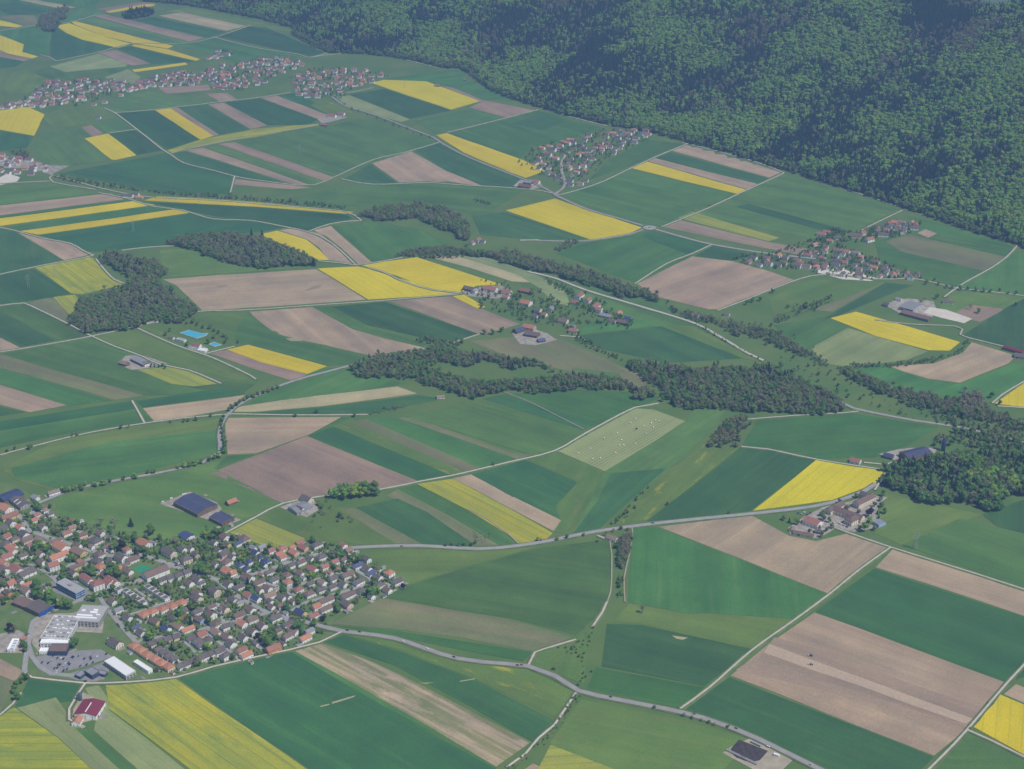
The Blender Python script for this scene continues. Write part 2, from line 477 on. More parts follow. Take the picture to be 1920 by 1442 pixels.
SEQ = [0]
def sheet(name, pts, mat, dz=0.3, cell=26.0, skirt=True, rows=None, label=None):
    """pts in photograph pixels"""
    W_ = [at(*p)[:2] for p in pts]
    # corners a field boundary wobbles a little between
    fine = []
    for i in range(len(W_)):
        a = Vector(W_[i]); b = Vector(W_[(i + 1) % len(W_)])
        L = (b - a).length
        fine.append(tuple(a))
        n = int(L / 70)
        nrm = Vector((-(b - a).y, (b - a).x)).normalized() if L > 0 else Vector((0, 0))
        for k in range(1, n):
            q = a.lerp(b, k / n) + nrm * R.uniform(-1.3, 1.3)
            fine.append(tuple(q))
    bm = bmesh.new()
    vs = [bm.verts.new((x, y, 0)) for x, y in fine]
    f = bm.faces.new(vs)
    bmesh.ops.triangulate(bm, faces=[f])
    SEQ[0] += 1
    drape(bm, cell, dz, skirt)
    cx = sum(p[0] for p in W_) / len(W_); cy = sum(p[1] for p in W_) / len(W_)
    if rows is None:
        best = max(range(len(W_)), key=lambda i: (Vector(W_[i]) - Vector(W_[(i + 1) % len(W_)])).length)
        d = Vector(W_[(best + 1) % len(W_)]) - Vector(W_[best])
        rows = math.atan2(d.y, d.x)
    o = finish(bm, name, mat, cx, cy, rows)
    tag(o, label, kind='structure')
    return o

FIELD = {'Y': ('rapeseed_field', .75, 'bright yellow rapeseed field'), 'y': ('rapeseed_field', .65, 'thin yellow-green rapeseed field'), 'o': ('rapeseed_field', .55, 'greenish yellow rapeseed field'),
         'W': ('wheat_field', .3, 'dark green wheat field'), 'G': ('cereal_field', .3, 'mid green cereal field'), 'M': ('meadow', .3, 'light green meadow'),
         'L': ('hay_field', .3, 'pale mown hay field'), 'S': ('bare_field', .3, 'pale brown bare soil field'), 's': ('bare_field', .3, 'dark brown bare soil field'),
         'T': ('stubble_field', .3, 'tan stubble strip'), 't': ('stubble_field', .3, 'patchy brown and green stubble field'), 'u': ('pasture', .3, 'brownish green pasture'), 'P': ('bare_field', .3, 'pale dry strip of bare soil'), 'q': ('bare_field', .3, 'moist darker band of bare soil'), 'H': ('hay_field', .3, 'pale striped hay field scattered with bales'), 'F': ('meadow', .3, 'meadow dotted with yellow flowers')}
FIELDS = []
def pin(x, y, poly):
    c = False; n = len(poly); j = n - 1
    for i in range(n):
        xi, yi = poly[i]; xj, yj = poly[j]
        if (yi > y) != (yj > y) and x < (xj - xi) * (y - yi) / (yj - yi) + xi: c = not c
        j = i
    return c
def samples(pts):
    xs = [p[0] for p in pts]; ys = [p[1] for p in pts]
    st = max(2.0, min(6.0, min(max(xs) - min(xs), max(ys) - min(ys)) / 5))
    return [(x, y) for x in np.arange(min(xs) + st / 2, max(xs), st) for y in np.arange(min(ys) + st / 2, max(ys), st * .7) if pin(x, y, pts)]
def layer_of(pts):
    """one step above every earlier sheet that this one overlaps by more than its seam"""
    mine = samples(pts); lv = 0
    b = (min(p[0] for p in pts), max(p[0] for p in pts), min(p[1] for p in pts), max(p[1] for p in pts))
    for q, qb, qs, ql in FIELDS:
        if ql < lv or qb[0] > b[1] or qb[1] < b[0] or qb[2] > b[3] or qb[3] < b[2]: continue
        k = sum(1 for x, y in mine if qb[0] < x < qb[1] and qb[2] < y < qb[3] and pin(x, y, q))
        k2 = sum(1 for x, y in qs if b[0] < x < b[1] and b[2] < y < b[3] and pin(x, y, pts))
        if k > max(2, .04 * len(mine)) or k2 > max(2, .04 * len(qs)): lv = ql + 1
    FIELDS.append((pts, b, mine, lv))
    return lv
def field(kind, s, tile=None, up=0.0):
    pts = nums(s)
    if tile: pts = [T(*tile)(p) for p in pts]
    nm, dz, desc = FIELD[kind]
    o = sheet(nm, pts, M[kind], dz + .07 * layer_of(pts))
    cx = sum(p[0] for p in pts) / len(pts); cy = sum(p[1] for p in pts) / len(pts)
    o['label'] = desc
    AUTO.append((o, desc, (cx, cy)))

A = (0, 0); B = (1, 0); L1 = (0, 1)
# large meadows and pastures first, strips and crops over them
field('G', '-60 -40 400 -60 760 -30 720 60 480 50 290 110 100 80 -60 130', A)
field('T', '140 0 240 -8 570 55 470 68', A)
field('W', '-60 40 130 20 400 70 270 115 60 110', A)
field('u', '0 125 260 105 280 185 200 195', A)
field('Y', '-60 150 0 153 170 195 120 207 -60 190', A)
field('s', '720 70 1080 15 1170 30 820 82', A)
field('Y', '790 88 1080 35 1165 33 1150 45 820 98', A)
field('G', '470 160 540 90 620 60 790 95 690 130 590 158', A)
field('Y', '420 195 520 175 560 190 760 270 985 330 880 358 620 300 500 250', A)
field('Y', '535 165 570 162 1300 345 1260 365 1000 325 760 270 560 185', A)
field('Y', '985 345 1010 333 1250 368 1500 445 1470 458', A)
field('Y', '990 525 1390 470 1408 485 1010 541', A)
field('Y', '-80 245 0 265 180 335 165 390 285 425 240 440 60 405 -80 340', A)
field('s', '-80 350 60 410 235 440 180 460 -80 410', A)
field('W', '-80 415 180 462 120 500 -80 520', A)
field('W', '430 215 500 252 620 305 870 360 740 395 430 460 370 430 380 250', A)
field('G', '20 235 250 200 390 250 350 420 290 420 175 385 185 335 -60 245', A)
field('G', '590 158 700 132 1430 315 1300 343 575 162', A)
field('s', '700 120 780 105 1530 285 1420 312', A)
field('W', '820 110 1000 150 1150 128 1690 240 1560 280', A)
field('T', '1190 118 1370 92 1850 195 1700 232', A)
field('M', '1200 100 1400 55 1920 165 2280 240 2100 230 1870 195 1380 90', A)
field('W', '1610 270 1870 200 1990 205 2430 395 2320 425', A)
field('G', '1300 345 1600 275 1920 350 2250 430 1760 470 1560 400', A)
field('s', '740 395 860 375 1130 475 990 492', A)
field('W', '880 365 980 347 1450 460 1390 470 1140 480', A)
field('L', '370 500 740 402 960 480 940 500 760 515 490 540', A)
field('G', '200 540 370 502 490 542 760 518 920 505 1060 590 780 600 560 625 420 600', A)
field('L', '780 580 960 520 1060 580 1000 630 860 610', A)
field('F', '20 650 90 545 200 520 370 600 330 690 100 705 40 690', A)
field('M', '0 760 0 530 80 520 30 640 60 710 150 740', A)
field('Y', '-80 840 210 805 335 860 255 1020 -80 960', A)
field('W', '-80 970 250 1024 200 1110 -80 1140', A)
field('M', '300 870 560 790 800 800 880 880 720 930 400 960', A)
field('G', '340 990 620 950 700 1028 640 1040 830 1198 530 1250 380 1240 260 1170 250 1080', A)
field('s', '610 955 680 940 775 998 700 1030', A)
field('Y', '635 1040 810 1003 1022 1165 870 1200 835 1198', A)
field('G', '720 930 880 888 1015 968 800 998', A)
field('W', '822 1005 1010 978 1230 1125 1030 1163', A)
field('G', '790 800 1000 700 1140 690 1640 770 1300 800 860 842', A)
field('W', '870 852 1160 830 1500 1050 1250 1122 1020 958', A)
field('Y', '1165 828 1280 812 1600 1020 1505 1050', A)
field('s', '1285 811 1330 806 1640 1010 1602 1020', A)
field('W', '1340 806 1556 785 1872 970 1650 1010', A)
field('s', '1560 782 1680 772 2000 940 1880 970', A)
field('s', '1190 660 1560 635 1580 675 1250 705', A)
field('s', '1545 705 1700 695 1785 750 1660 768', A)
field('W', '1690 770 1950 738 2380 895 2330 935 2010 940', A)
field('s', '40 735 155 717 555 870 540 888 470 897', B)
field('W', '160 715 350 690 440 770 410 790 545 862', B)
field('F', '410 790 560 745 680 800 730 850 560 860', B)
field('y', '1255 1130 1480 1055 1920 967 2390 930 2370 942 1920 1028 1400 1110 1290 1147', A)
field('G', '450 262 600 240 680 222 823 267 640 325 630 333 440 266')
field('W', '110 325 220 305 318 286 345 305 440 333 432 365 300 362 180 338')
field('s', '349 282 380 277 584 348 552 346')
field('G', '384 276 405 271 610 342 588 347')
field('s', '407 270 440 267 628 333 612 341')
field('W', '325 287 348 284 540 345 440 330 400 318 345 305')
field('s', '438 336 437 346 545 355 585 352 560 349')
field('W', '642 338 693 308 750 345 680 345')
field('S', '697 306 771 284 835 320 905 349 870 345 840 340 800 343 752 345')
field('W', '777 282 823 269 880 296 985 338 990 352 905 349 838 320')
field('Y', '818 254 838 250 980 300 1022 321 985 334 960 325 870 287 832 263')
field('G', '842 250 970 219 1008 207 1130 240 1060 262 1000 275 975 297')
field('W', '960 232 1010 215 1060 230 1020 245')
field('Y', '697 156 720 150 800 153 900 190 845 206 760 178')
field('G', '720 148 860 130 890 155 960 188 905 187 810 155')
field('s', '826 160 850 165 905 188 1003 207 950 221 880 202 902 192')
field('W', '655 177 720 167 846 207 770 223')
field('L', '630 182 655 179 768 224 752 229 660 205')
field('M', '610 165 640 150 696 157 655 176')
field('G', '772 224 880 204 950 221 816 249')
# middle belt
field('S', '0 103 740 20 830 12 930 55 540 105 -80 186 -80 113', L1)
field('G', '-80 -40 400 -60 720 15 0 98 -80 105', L1)
field('G', '-80 190 540 108 980 60 1000 68 0 198 -80 210', L1)
field('Y', '-80 210 0 200 1000 70 1160 98 960 125 0 255 -80 262', L1)
field('G', '40 268 960 128 1160 100 1300 130 150 293', L1)
field('Y', '150 295 1310 132 1430 155 280 322', L1)
field('W', '300 325 1440 160 1640 195 1920 222 2150 265 1960 300 1400 330 1210 400 720 450 640 440 560 395', L1)
field('Y', '1080 65 1180 35 1500 50 2000 85 2650 152 2600 165 1900 110 1500 90', L1)
field('W', '1100 78 1500 93 1900 114 2600 170 2640 200 2320 288 2080 265 1920 212 1640 188 1450 150', L1)
field('W', '-80 275 20 270 100 290 470 515 -80 625', L1)
field('S', '130 302 330 347 530 392 665 472 480 512', L1)
field('y', '265 570 640 487 700 495 780 590 850 645 960 692 920 732 840 715 740 740 600 770 530 760', L1)
field('W', '-80 640 250 574 540 765 200 820 -80 850', L1)
field('u', '205 835 330 800 470 790 540 870 480 970', L1)
field('y', '400 790 560 772 640 870 520 920', L1)
field('G', '-80 868 195 842 485 988 690 1082 420 1113 0 890', L1)
field('W', '-80 870 0 897 415 1115 150 1163 -80 1060', L1)
field('S', '-80 1060 0 1090 150 1168 -80 1205', L1)
field('G', '5 663 172 633 258 668 230 676 250 695 300 708 450 738 272 742 70 684')
field('u', '-30 664 5 666 65 683 270 742 215 750 0 690 -30 682')
field('G', '-30 684 0 691 210 751 130 762 0 720 -30 712')
field('s', '-30 714 0 722 125 760 55 773 -30 752')
field('W', '-30 757 48 773 0 780 -30 782')
field('M', '710 1092 1010 1022 1500 1222 2010 1430 1900 1440 1420 1330 1300 1290 1050 1215', L1)
field('o', '1030 1335 1180 1320 1280 1305 1390 1330 1630 1440 1450 1460 1280 1440', L1)
field('G', '302 708 340 690 400 715 490 712 455 738 360 728')
field('M', '1045 1018 1480 917 1870 892 1920 960 2000 1030 2600 1190 2760 1262 2650 1310 2400 1230 1870 1150 1540 1208', L1)
field('G', '466 588 520 628 690 668 660 683 612 686 470 646 440 640 445 610')
field('Y', '425 656 465 647 613 687 575 702 490 680')
field('s', '392 662 425 657 575 703 553 716 470 690')
field('S', '305 524 410 516 593 505 686 562 380 583 330 535')
field('M', '300 470 350 462 420 492 470 503 590 500 400 514 305 520')
field('Y', '595 504 670 500 692 505 740 520 845 549 860 552 690 562')
field('Y', '676 497 782 483 860 508 940 534 895 536 860 549 800 540 745 518 700 505')
field('Y', '487 440 520 433 575 450 600 470 617 488 598 488 545 465')
field('S', '524 432 550 428 600 438 640 470 663 495 615 488 600 466 578 450')
field('S', '588 432 620 424 697 492 672 496 640 465 615 445')
field('G', '623 424 700 416 790 430 845 455 800 465 760 480 698 491')
field('S', '466 585 586 576 620 595 660 617 720 635 795 652 695 667 620 650 515 627')
field('G', '588 576 622 574 690 612 800 645 795 651 660 615 622 595')
field('W', '622 575 722 566 898 627 855 637 800 635 690 610')
field('s', '728 564 845 556 975 608 903 628')
field('Y', '848 556 870 553 910 576 895 579')
field('T', '800 481 850 478 980 512 1005 530 960 528 880 502')
field('L', '850 478 905 480 1000 512 1060 545 1070 575 1040 570 1010 540 970 515')
field('G', '1030 495 1240 565 1380 660 1300 650 1190 598 1100 570 1060 545')
field('W', '1080 630 1240 612 1390 672 1250 680 1130 655')
field('G', '1100 605 1180 595 1240 610 1085 628')
field('M', '1240 608 1300 612 1430 680 1392 672')
field('u', '880 640 960 632 1050 635 1170 690 1235 702 1210 730 1080 700 960 672')
field('G', '1075 690 1160 700 1170 716 1090 705')
field('G', '550 370 680 345 800 340 985 355 940 385 900 405 800 380 680 385 600 390')
field('W', '885 405 945 398 1105 448 1000 450 900 440')
field('Y', '948 395 1040 373 1203 427 1180 438 1108 450')
field('G', '1052 366 1180 318 1386 365 1240 424 1215 422 1110 390')
field('Y', '1180 315 1212 303 1398 356 1386 365')
field('S', '1214 302 1228 297 1420 345 1400 355')
field('W', '1230 296 1256 285 1440 335 1421 345')
field('S', '1258 282 1285 272 1340 284 1465 323 1442 333')
field('G', '1100 340 1140 300 1215 262 1280 270 1228 292 1170 315')
field('G', '1275 397 1390 362 1470 328 1690 390 1620 425 1540 452')
field('W', '1380 388 1402 382 1592 433 1570 441', up=.1)
field('o', '1270 409 1300 398 1462 446 1440 453')
field('s', '1242 425 1268 411 1440 454 1535 470 1525 483 1390 457')
field('G', '1045 475 1100 455 1218 433 1335 460 1192 530 1110 500')
field('W', '1205 444 1222 433 1335 460 1292 478', up=.1)
field('W', '1302 480 1336 461 1420 478 1372 489')
field('S', '1195 532 1298 481 1372 490 1440 508 1488 525 1345 580 1328 580 1225 555')
field('G', '1640 452 1700 440 1900 470 1850 512 1792 540 1725 520 1650 490')
field('u', '1660 452 1705 440 1885 482 1845 508 1690 472')
field('G', '1700 405 1760 418 1900 462 1895 470 1720 435')
field('S', '1720 437 1735 430 1757 438 1740 446')
field('G', '1800 540 1850 512 1906 470 2000 500 2000 560 1920 555')
field('M', '1790 545 1920 558 1920 562 1830 600 1760 580')
field('Y', '1557 597 1605 585 1700 612 1800 642 1780 658 1740 657 1640 630')
field('W', '1545 597 1660 530 1712 535 1600 580 1560 597')
field('u', '1527 575 1600 540 1660 530 1560 585 1530 582')
field('M', '1440 560 1520 525 1600 525 1660 530 1540 575 1450 590')
field('L', '1520 652 1590 615 1640 630 1740 659 1700 675 1600 688 1545 682')
field('G', '1450 610 1545 595 1588 613 1515 655 1480 640')
field('S', '1660 687 1750 682 1805 662 1822 642 1905 667 1890 682 1800 718 1740 710')
field('W', '1805 628 1890 575 2000 520 2000 690 1900 652')
field('s', '1780 592 1820 572 1885 580 1838 604')
field('G', '1600 688 1660 684 1735 712 1800 720 1900 682 2000 690 2000 740 1860 750 1700 735')
field('Y', '1865 757 1890 740 1920 718 2000 690 2000 768 1900 762')
field('G', '1390 836 1420 788 1600 775 1760 800 1700 835 1640 858 1530 860')
# lower half, left
field('G', '-30 800 0 795 245 752 287 790 150 808 0 840 -30 845')
field('W', '-30 795 248 752 262 765 20 805 -30 812', up=.1)
field('W', '255 752 415 728 460 738 440 742 268 764')
field('S', '268 766 460 741 425 768 292 793')
field('M', '0 880 110 825 290 795 410 785 415 848 310 882 200 905 120 925 30 900')
field('G', '20 878 200 830 405 806 414 846 240 893 110 918 28 895')
field('M', '95 935 210 910 310 890 415 862 405 880 480 918 530 948 480 965 425 985 350 1020 180 1000 105 960')
field('G', '432 762 600 690 660 690 760 720 600 742')
field('T', '432 765 560 746 745 725 782 738 600 762 480 772 440 772')
field('W', '490 773 600 764 785 741 830 748 690 776 440 777')
field('S', '422 784 640 782 580 815 480 850 427 852')
field('s', '395 887 460 862 575 818 783 902 700 920 530 944')
field('G', '425 855 480 852 578 817 640 783 660 784 600 808 460 860 400 880')
field('W', '579 817 625 800 845 892 787 902')
field('F', '625 800 655 785 870 886 847 892')
field('u', '660 792 690 785 905 880 872 886')
field('G', '685 785 740 782 970 862 905 880')
field('u', '742 783 775 782 960 850 1000 852 972 862', up=.1)
field('G', '760 780 900 750 1090 806 1042 844 990 852')
field('W', '905 748 940 740 1125 795 1092 806', up=.1)
field('G', '942 740 1060 730 1180 735 1240 745 1190 765 1126 795')
field('H', '1046 846 1192 766 1225 768 1285 790 1220 832 1134 884')
field('G', '1134 885 1288 790 1300 765 1360 768 1340 800 1290 850 1240 890 1180 940 1130 985 1075 1000 1100 950')
field('W', '1075 1000 1120 940 1145 888 1250 878 1180 940 1125 990', up=.1)
field('F', '1240 890 1300 850 1350 800 1390 835 1300 910 1212 975 1165 982 1140 985')
field('W', '885 890 985 862 1082 905 1040 950 1052 972 960 932')
field('M', '990 862 1043 848 1132 884 1100 945 1060 1000 1038 998 1050 975 1042 950 1085 905')
field('S', '850 897 883 890 1052 976 1038 996 960 955')
field('y', '782 908 850 898 940 945 1036 1000 1018 1018 975 1020 955 1005 880 958')
field('G', '748 916 784 909 890 965 960 1012 970 1022 935 1022 850 970')
field('u', '725 930 746 917 850 972 935 1022 890 1022 760 945')
field('W', '668 952 745 935 800 960 890 1022 830 1027 800 1024')
field('M', '480 970 530 952 600 950 668 953 798 1024 720 1026 575 1010')
field('u', '640 955 664 953 798 1024 752 1026')
field('o', '426 998 480 972 573 1010 540 1030 490 1022')
field('W', '1212 978 1300 910 1390 838 1440 843 1530 862 1408 958')
field('Y', '1412 958 1530 863 1658 883 1640 908 1560 938')
field('S', '1235 988 1410 967 1480 1005 1530 1015 1590 1000 1668 1027 1555 1114 1400 1052')
field('G', '1185 990 1230 988 1400 1054 1555 1115 1490 1160 1330 1150 1290 1150 1178 1130')
field('M', '1660 925 1720 938 1840 965 1690 1022 1640 1000')
field('G', '1692 1022 1800 972 1850 985 2000 1025 2000 1130 1920 1104')
field('W', '1842 965 1920 937 2000 910 2000 1020 1870 988')
field('S', '1674 1030 1920 1107 2000 1132 2000 1182 1920 1155 1642 1064')
field('W', '1640 1066 1920 1157 2000 1183 2000 1240 1890 1280 1530 1147')
field('S', '1527 1149 1888 1281 1832 1343 1812 1368 1751 1417 1370 1267 1442 1207')
field('q', '1452 1195 1560 1225 1700 1280 1845 1328 1812 1362 1380 1256 1432 1222')
field('s', '1446 1203 1500 1216 1640 1268 1838 1338 1812 1366 1700 1326 1420 1238 1432 1222')
field('P', '1443 1208 1454 1212 1824 1348 1812 1358 1432 1224')
field('W', '1368 1270 1751 1420 1700 1470 1600 1470 1450 1398 1282 1333')
field('Y', '1868 1300 1920 1322 2000 1355 2000 1450 1920 1416 1822 1362')
field('S', '1905 1283 2000 1322 2000 1352 1882 1302')
field('G', '1815 1374 1920 1425 2000 1460 2000 1520 1690 1520')
field('y', '198 1284 330 1274 470 1370 600 1460 380 1460 205 1330')
field('W', '335 1272 545 1222 660 1290 930 1442 900 1470 620 1470 470 1368')
field('G', '545 1222 600 1207 990 1392 930 1440 660 1290')
field('t', '553 1221 605 1207 700 1242 800 1290 995 1392 930 1438 800 1360 660 1280')
field('W', '608 1204 645 1190 760 1225 900 1280 1038 1350 1000 1392 870 1318 740 1248')
field('F', '648 1189 740 1202 860 1240 990 1256 1078 1298 1040 1346 900 1277 760 1222')
field('M', '660 1040 760 1030 1010 1025 880 1060 750 1100 700 1090')
field('G', '755 1102 880 1062 1010 1028 1140 1012 1147 1040 1144 1110 1120 1155 1080 1190 960 1160 720 1120')
field('u', '620 1170 715 1122 950 1160 1075 1195 1000 1222 860 1195 740 1180')
field('G', '622 1172 740 1182 1000 1223 980 1240 860 1218 740 1193')
field('M', '1010 1222 1080 1200 1120 1165 1100 1230 1095 1282 1060 1270 1000 1248')
field('M', '1180 1132 1300 1152 1330 1150 1490 1162 1410 1217 1200 1170 1150 1166')
field('W', '1138 1170 1200 1172 1410 1218 1320 1287 1128 1250')
field('G', '1118 1252 1320 1289 1275 1328 1100 1292')
field('M', '1090 1312 1270 1347 1410 1388 1340 1460 1160 1460 1030 1395')
field('o', '1032 1397 1170 1450 1000 1460')
field('s', '1000 1432 1045 1455 950 1465')
field('W', '55 1272 150 1285 132 1315 28 1325')
field('y', '-30 1345 28 1328 110 1385 200 1470 -30 1470')
field('L', '32 1328 105 1308 135 1350 260 1470 200 1470 112 1385')
field('G', '140 1365 172 1368 290 1470 255 1470')
field('L', '160 1290 185 1285 203 1310 205 1332 380 1470 290 1470 176 1370 182 1340')
field('S', '-30 1225 0 1235 43 1258 28 1278 -30 1255')
field('u', '-30 1258 27 1280 20 1300 0 1338 -30 1345')
field('M', '150 1125 178 1100 205 1135 260 1215 200 1228 130 1212 140 1170')
field('M', '0 1150 50 1145 60 1175 45 1210 0 1225')

# lighter and worn places inside the near fields
for s in ('600 1324 617 1320 618 1322 601 1326', '622 1317 642 1311 667 1304 664 1307 640 1315 623 1320', '862 1277 891 1272 890 1274 863 1279', '785 1281 815 1280 800 1282', '1260 1192 1290 1196 1280 1200 1268 1198', '536 635 560 634 568 640 545 640', '340 525 350 524 350 527'): field('T', s)
for s in ('565 548 590 536 604 534 600 540 588 543', '405 536 425 534 428 537 410 540', '430 545 445 545 440 549'): field('s', s)
# ------------------------------------------------------------------ roads and lanes
def smooth_line(P, n=6):
    if len(P) < 3: return [Vector(p) for p in P]
    P = [Vector(p) for p in P]
    out = []
    for i in range(len(P) - 1):
        p0 = P[max(i - 1, 0)]; p1 = P[i]; p2 = P[i + 1]; p3 = P[min(i + 2, len(P) - 1)]
        k = max(1, min(n, int((p2 - p1).length / 25)))
        for j in range(k):
            t = j / k
            out.append(.5 * ((2 * p1) + (p2 - p0) * t + (2 * p0 - 5 * p1 + 4 * p2 - p3) * t * t + (3 * p1 - p0 - 3 * p2 + p3) * t ** 3))
    out.append(P[-1])
    return out

ROADS = []
RSEQ = [0]
def road(name, s, width, mat, label=None, dz=1.4, tile=None, verge=True):
    pts = nums(s)
    if tile: pts = [T(*tile)(p) for p in pts]
    P = smooth_line([at(*p)[:2] for p in pts])
    Q = [P[0]]
    for a, b in zip(P, P[1:]):
        k = max(1, int((b - a).length / 18))
        for j in range(1, k + 1): Q.append(a.lerp(b, j / k))
    RSEQ[0] += 1
    dz += (RSEQ[0] % 40) * 0.004
    v = []; f = []
    for i, p in enumerate(Q):
        d = (Q[min(i + 1, len(Q) - 1)] - Q[max(i - 1, 0)]).normalized()
        n = Vector((-d.y, d.x)) * width / 2
        zc = tz(p.x, p.y) + dz
        l, r = p + n, p - n
        v += [(l.x, l.y, zc), (r.x, r.y, zc), (l.x + n.x * .25, l.y + n.y * .25, zc - dz - .4), (r.x - n.x * .25, r.y - n.y * .25, zc - dz - .4)]
        if i:
            b = 4 * (i - 1)
            f += [(b, b + 1, b + 5, b + 4), (b + 2, b, b + 4, b + 6), (b + 1, b + 3, b + 7, b + 5)]
    o = mesh_obj(name, v, f, M[mat])
    tag(o, label, kind='structure')
    if verge:
        vv = []; vf = []
        for i, p in enumerate(Q):
            d = (Q[min(i + 1, len(Q) - 1)] - Q[max(i - 1, 0)]).normalized()
            n = Vector((-d.y, d.x))
            wl = width / 2 + R.uniform(1.2, 3.2); wr = width / 2 + R.uniform(1.2, 3.2)
            zc = tz(p.x, p.y) + dz - .12
            vv += [(p.x + n.x * wl, p.y + n.y * wl, zc - .1), (p.x, p.y, zc), (p.x - n.x * wr, p.y - n.y * wr, zc - .1), (p.x + n.x * (wl + 1), p.y + n.y * (wl + 1), zc - 1.6), (p.x - n.x * (wr + 1), p.y - n.y * (wr + 1), zc - 1.6)]
            if i:
                b = 5 * (i - 1)
                vf += [(b, b + 1, b + 6, b + 5), (b + 1, b + 2, b + 7, b + 6), (b + 3, b, b + 5, b + 8), (b + 2, b + 4, b + 9, b + 7)]
        tag(mesh_obj('verge', vv, vf, M['verge']), 'rough grass verge along a lane', kind='structure')
    ROADS.append(([(q.x, q.y) for q in Q], width))
    return o

road('road', '572 1167 640 1184 740 1198 860 1236 990 1250 1040 1268 1085 1296 1160 1313 1280 1337 1350 1358 1420 1386 1560 1455', 7.5, 'asphalt', 'grey main road curving out of the village across the fields')
road('road', '620 1035 660 1028 780 1024 900 1030 1000 1020 1120 997 1250 980 1410 964 1500 954 1560 943 1620 922 1642 908', 7.5, 'asphalt', 'grey country road crossing the middle of the fields')
road('road', '70 945 95 935 130 920 200 905 310 885 380 868 412 848 411 820 416 795 440 765 490 738 560 712 650 688 720 668 800 654 830 650', 6, 'asphalt', 'winding country road lined with small round trees')
road('road', '990 510 1040 522 1100 545 1200 575 1300 606 1350 632 1400 662 1432 677', 6, 'lane', 'pale road running beside the wooded stream')
road('road', '1540 735 1570 752 1600 766 1680 783 1720 790 1800 802 1870 818 1960 840', 6, 'asphalt', 'road coming out of the riverside wood')
road('road', '1040 366 1070 380 1110 396 1160 410 1206 424', 6.5, 'asphalt', 'road from the hillside village down to the roundabout')
road('road', '1230 431 1290 448 1340 460 1440 476 1530 486', 6.5, 'asphalt', 'road from the roundabout along the bare field')
road('road', '1206 431 1180 440 1110 451 1060 453 975 450', 5.5, 'asphalt', 'road from the roundabout along the big yellow field')
road('road', '1069 285 1055 300 1053 320 1060 345 1050 358 1038 366', 6.5, 'yard', 'pale village street curving down through the hillside village')
road('road', '622 182 650 200 700 215 760 238 812 258 830 270 880 296 960 328 1010 348 1040 364', 5.5, 'asphalt', 'road lined with bushes above the long yellow field')
for s in ['0 854 60 838 140 818 200 806 287 792 340 785 420 778 440 777 560 779 690 778', '272 795 248 752', '0 515 70 500 170 481 176 478', '0 427 25 432 75 446 132 457 155 470 176 480', '180 486 195 505 215 525 238 535',
          '0 574 20 571 45 569 60 575 120 604 172 631', '0 661 80 648 172 631 250 614 300 602 370 585 460 582 590 573 720 564 860 552', '172 631 215 650 265 668 300 684 355 695 415 720', '258 616 330 648 400 672 470 705 480 712', '384 664 440 650',
          '185 362 235 372 290 388 340 394 400 411 470 414 540 427 580 436 620 455 668 498', '668 498 720 490 780 478', '580 434 620 420 660 415 678 414', '228 470 280 464 345 461', '690 502 720 511 760 530 810 544 850 549 866 551', '597 490 640 494 668 498',
          '95 328 140 340 200 356 280 370 400 376 500 384 640 396 665 404 678 414', '0 345 30 343 95 340', '96 330 100 342 180 356', '195 203 215 212 240 230 272 255 306 282 320 290', '320 290 345 306 400 320 440 331 480 338 560 348 590 347 630 331 700 300 760 286 825 267', '440 331 432 362', '320 288 360 278 420 266 480 255 540 245 598 235', '215 212 290 206 400 193 480 184 545 174', '204 250 255 243', '0 58 60 49 130 42 180 28', '105 115 185 98 250 82 340 82 400 71 470 48', '400 70 480 90 560 102 580 108 615 100', '580 108 640 100', '75 103 92 107 105 115',
          '838 249 900 234 1010 206', '625 180 700 165', '640 336 700 346 800 343 860 347 990 355 1050 366', '1050 366 1120 345 1185 315 1240 290 1290 270', '1240 426 1320 394 1400 357 1470 325', '1190 533 1250 495 1298 476 1335 459', '1280 268 1340 283 1400 299 1440 312 1470 325', '1045 212 1090 225 1140 237', '1590 357 1640 373 1690 390', '1692 395 1650 415 1600 440', '761 113 800 122 820 128',
          '1788 545 1810 530 1860 502 1890 480 1908 460', '1770 558 1790 543', '1345 583 1400 562 1460 538 1520 518 1570 516 1640 524 1720 524 1790 540 1860 548 1960 560', '1640 600 1700 608 1790 612 1805 618 1800 628 1815 634 1860 645 1920 660 1990 680', '1860 757 1880 740 1920 716', '1870 762 1960 768', '905 625 860 640 830 650',
          '1390 838 1440 843 1530 862 1660 882', '1400 787 1450 783 1520 778 1580 775 1610 772', '1275 1330 1330 1290 1410 1220 1490 1163 1555 1115 1610 1070 1670 1027', '1660 888 1640 920', '1565 990 1620 1010 1670 1027 1760 1055 1840 1080 1920 1106 2000 1132', '1735 1450 1790 1395 1830 1350 1888 1282 1960 1205', '1815 1370 1860 1390 1920 1420 1980 1450', '990 1250 1003 1224 1020 1218 1080 1200', '1110 1178 1130 1148 1138 1130', '1138 1012 1120 1005',
          '420 1002 480 970 530 945 600 932 705 920 785 904 850 892 910 878 960 866 1040 846 1100 812 1190 765 1235 757', '640 1186 600 1205 545 1219 480 1233 400 1251 330 1271 240 1280 160 1282 110 1277 60 1271 47 1262', '160 1282 148 1300 130 1330 130 1350 140 1355', '40 1300 25 1320 0 1342', '1080 1300 1060 1330 1040 1360 1010 1385 985 1415 950 1440', '1010 450 975 452', '1620 868 1660 872 1690 862', '1100 640 1090 633 1050 630']:
    road('lane', s, 2.8, 'lane', 'pale concrete farm lane between fields', 1.3)
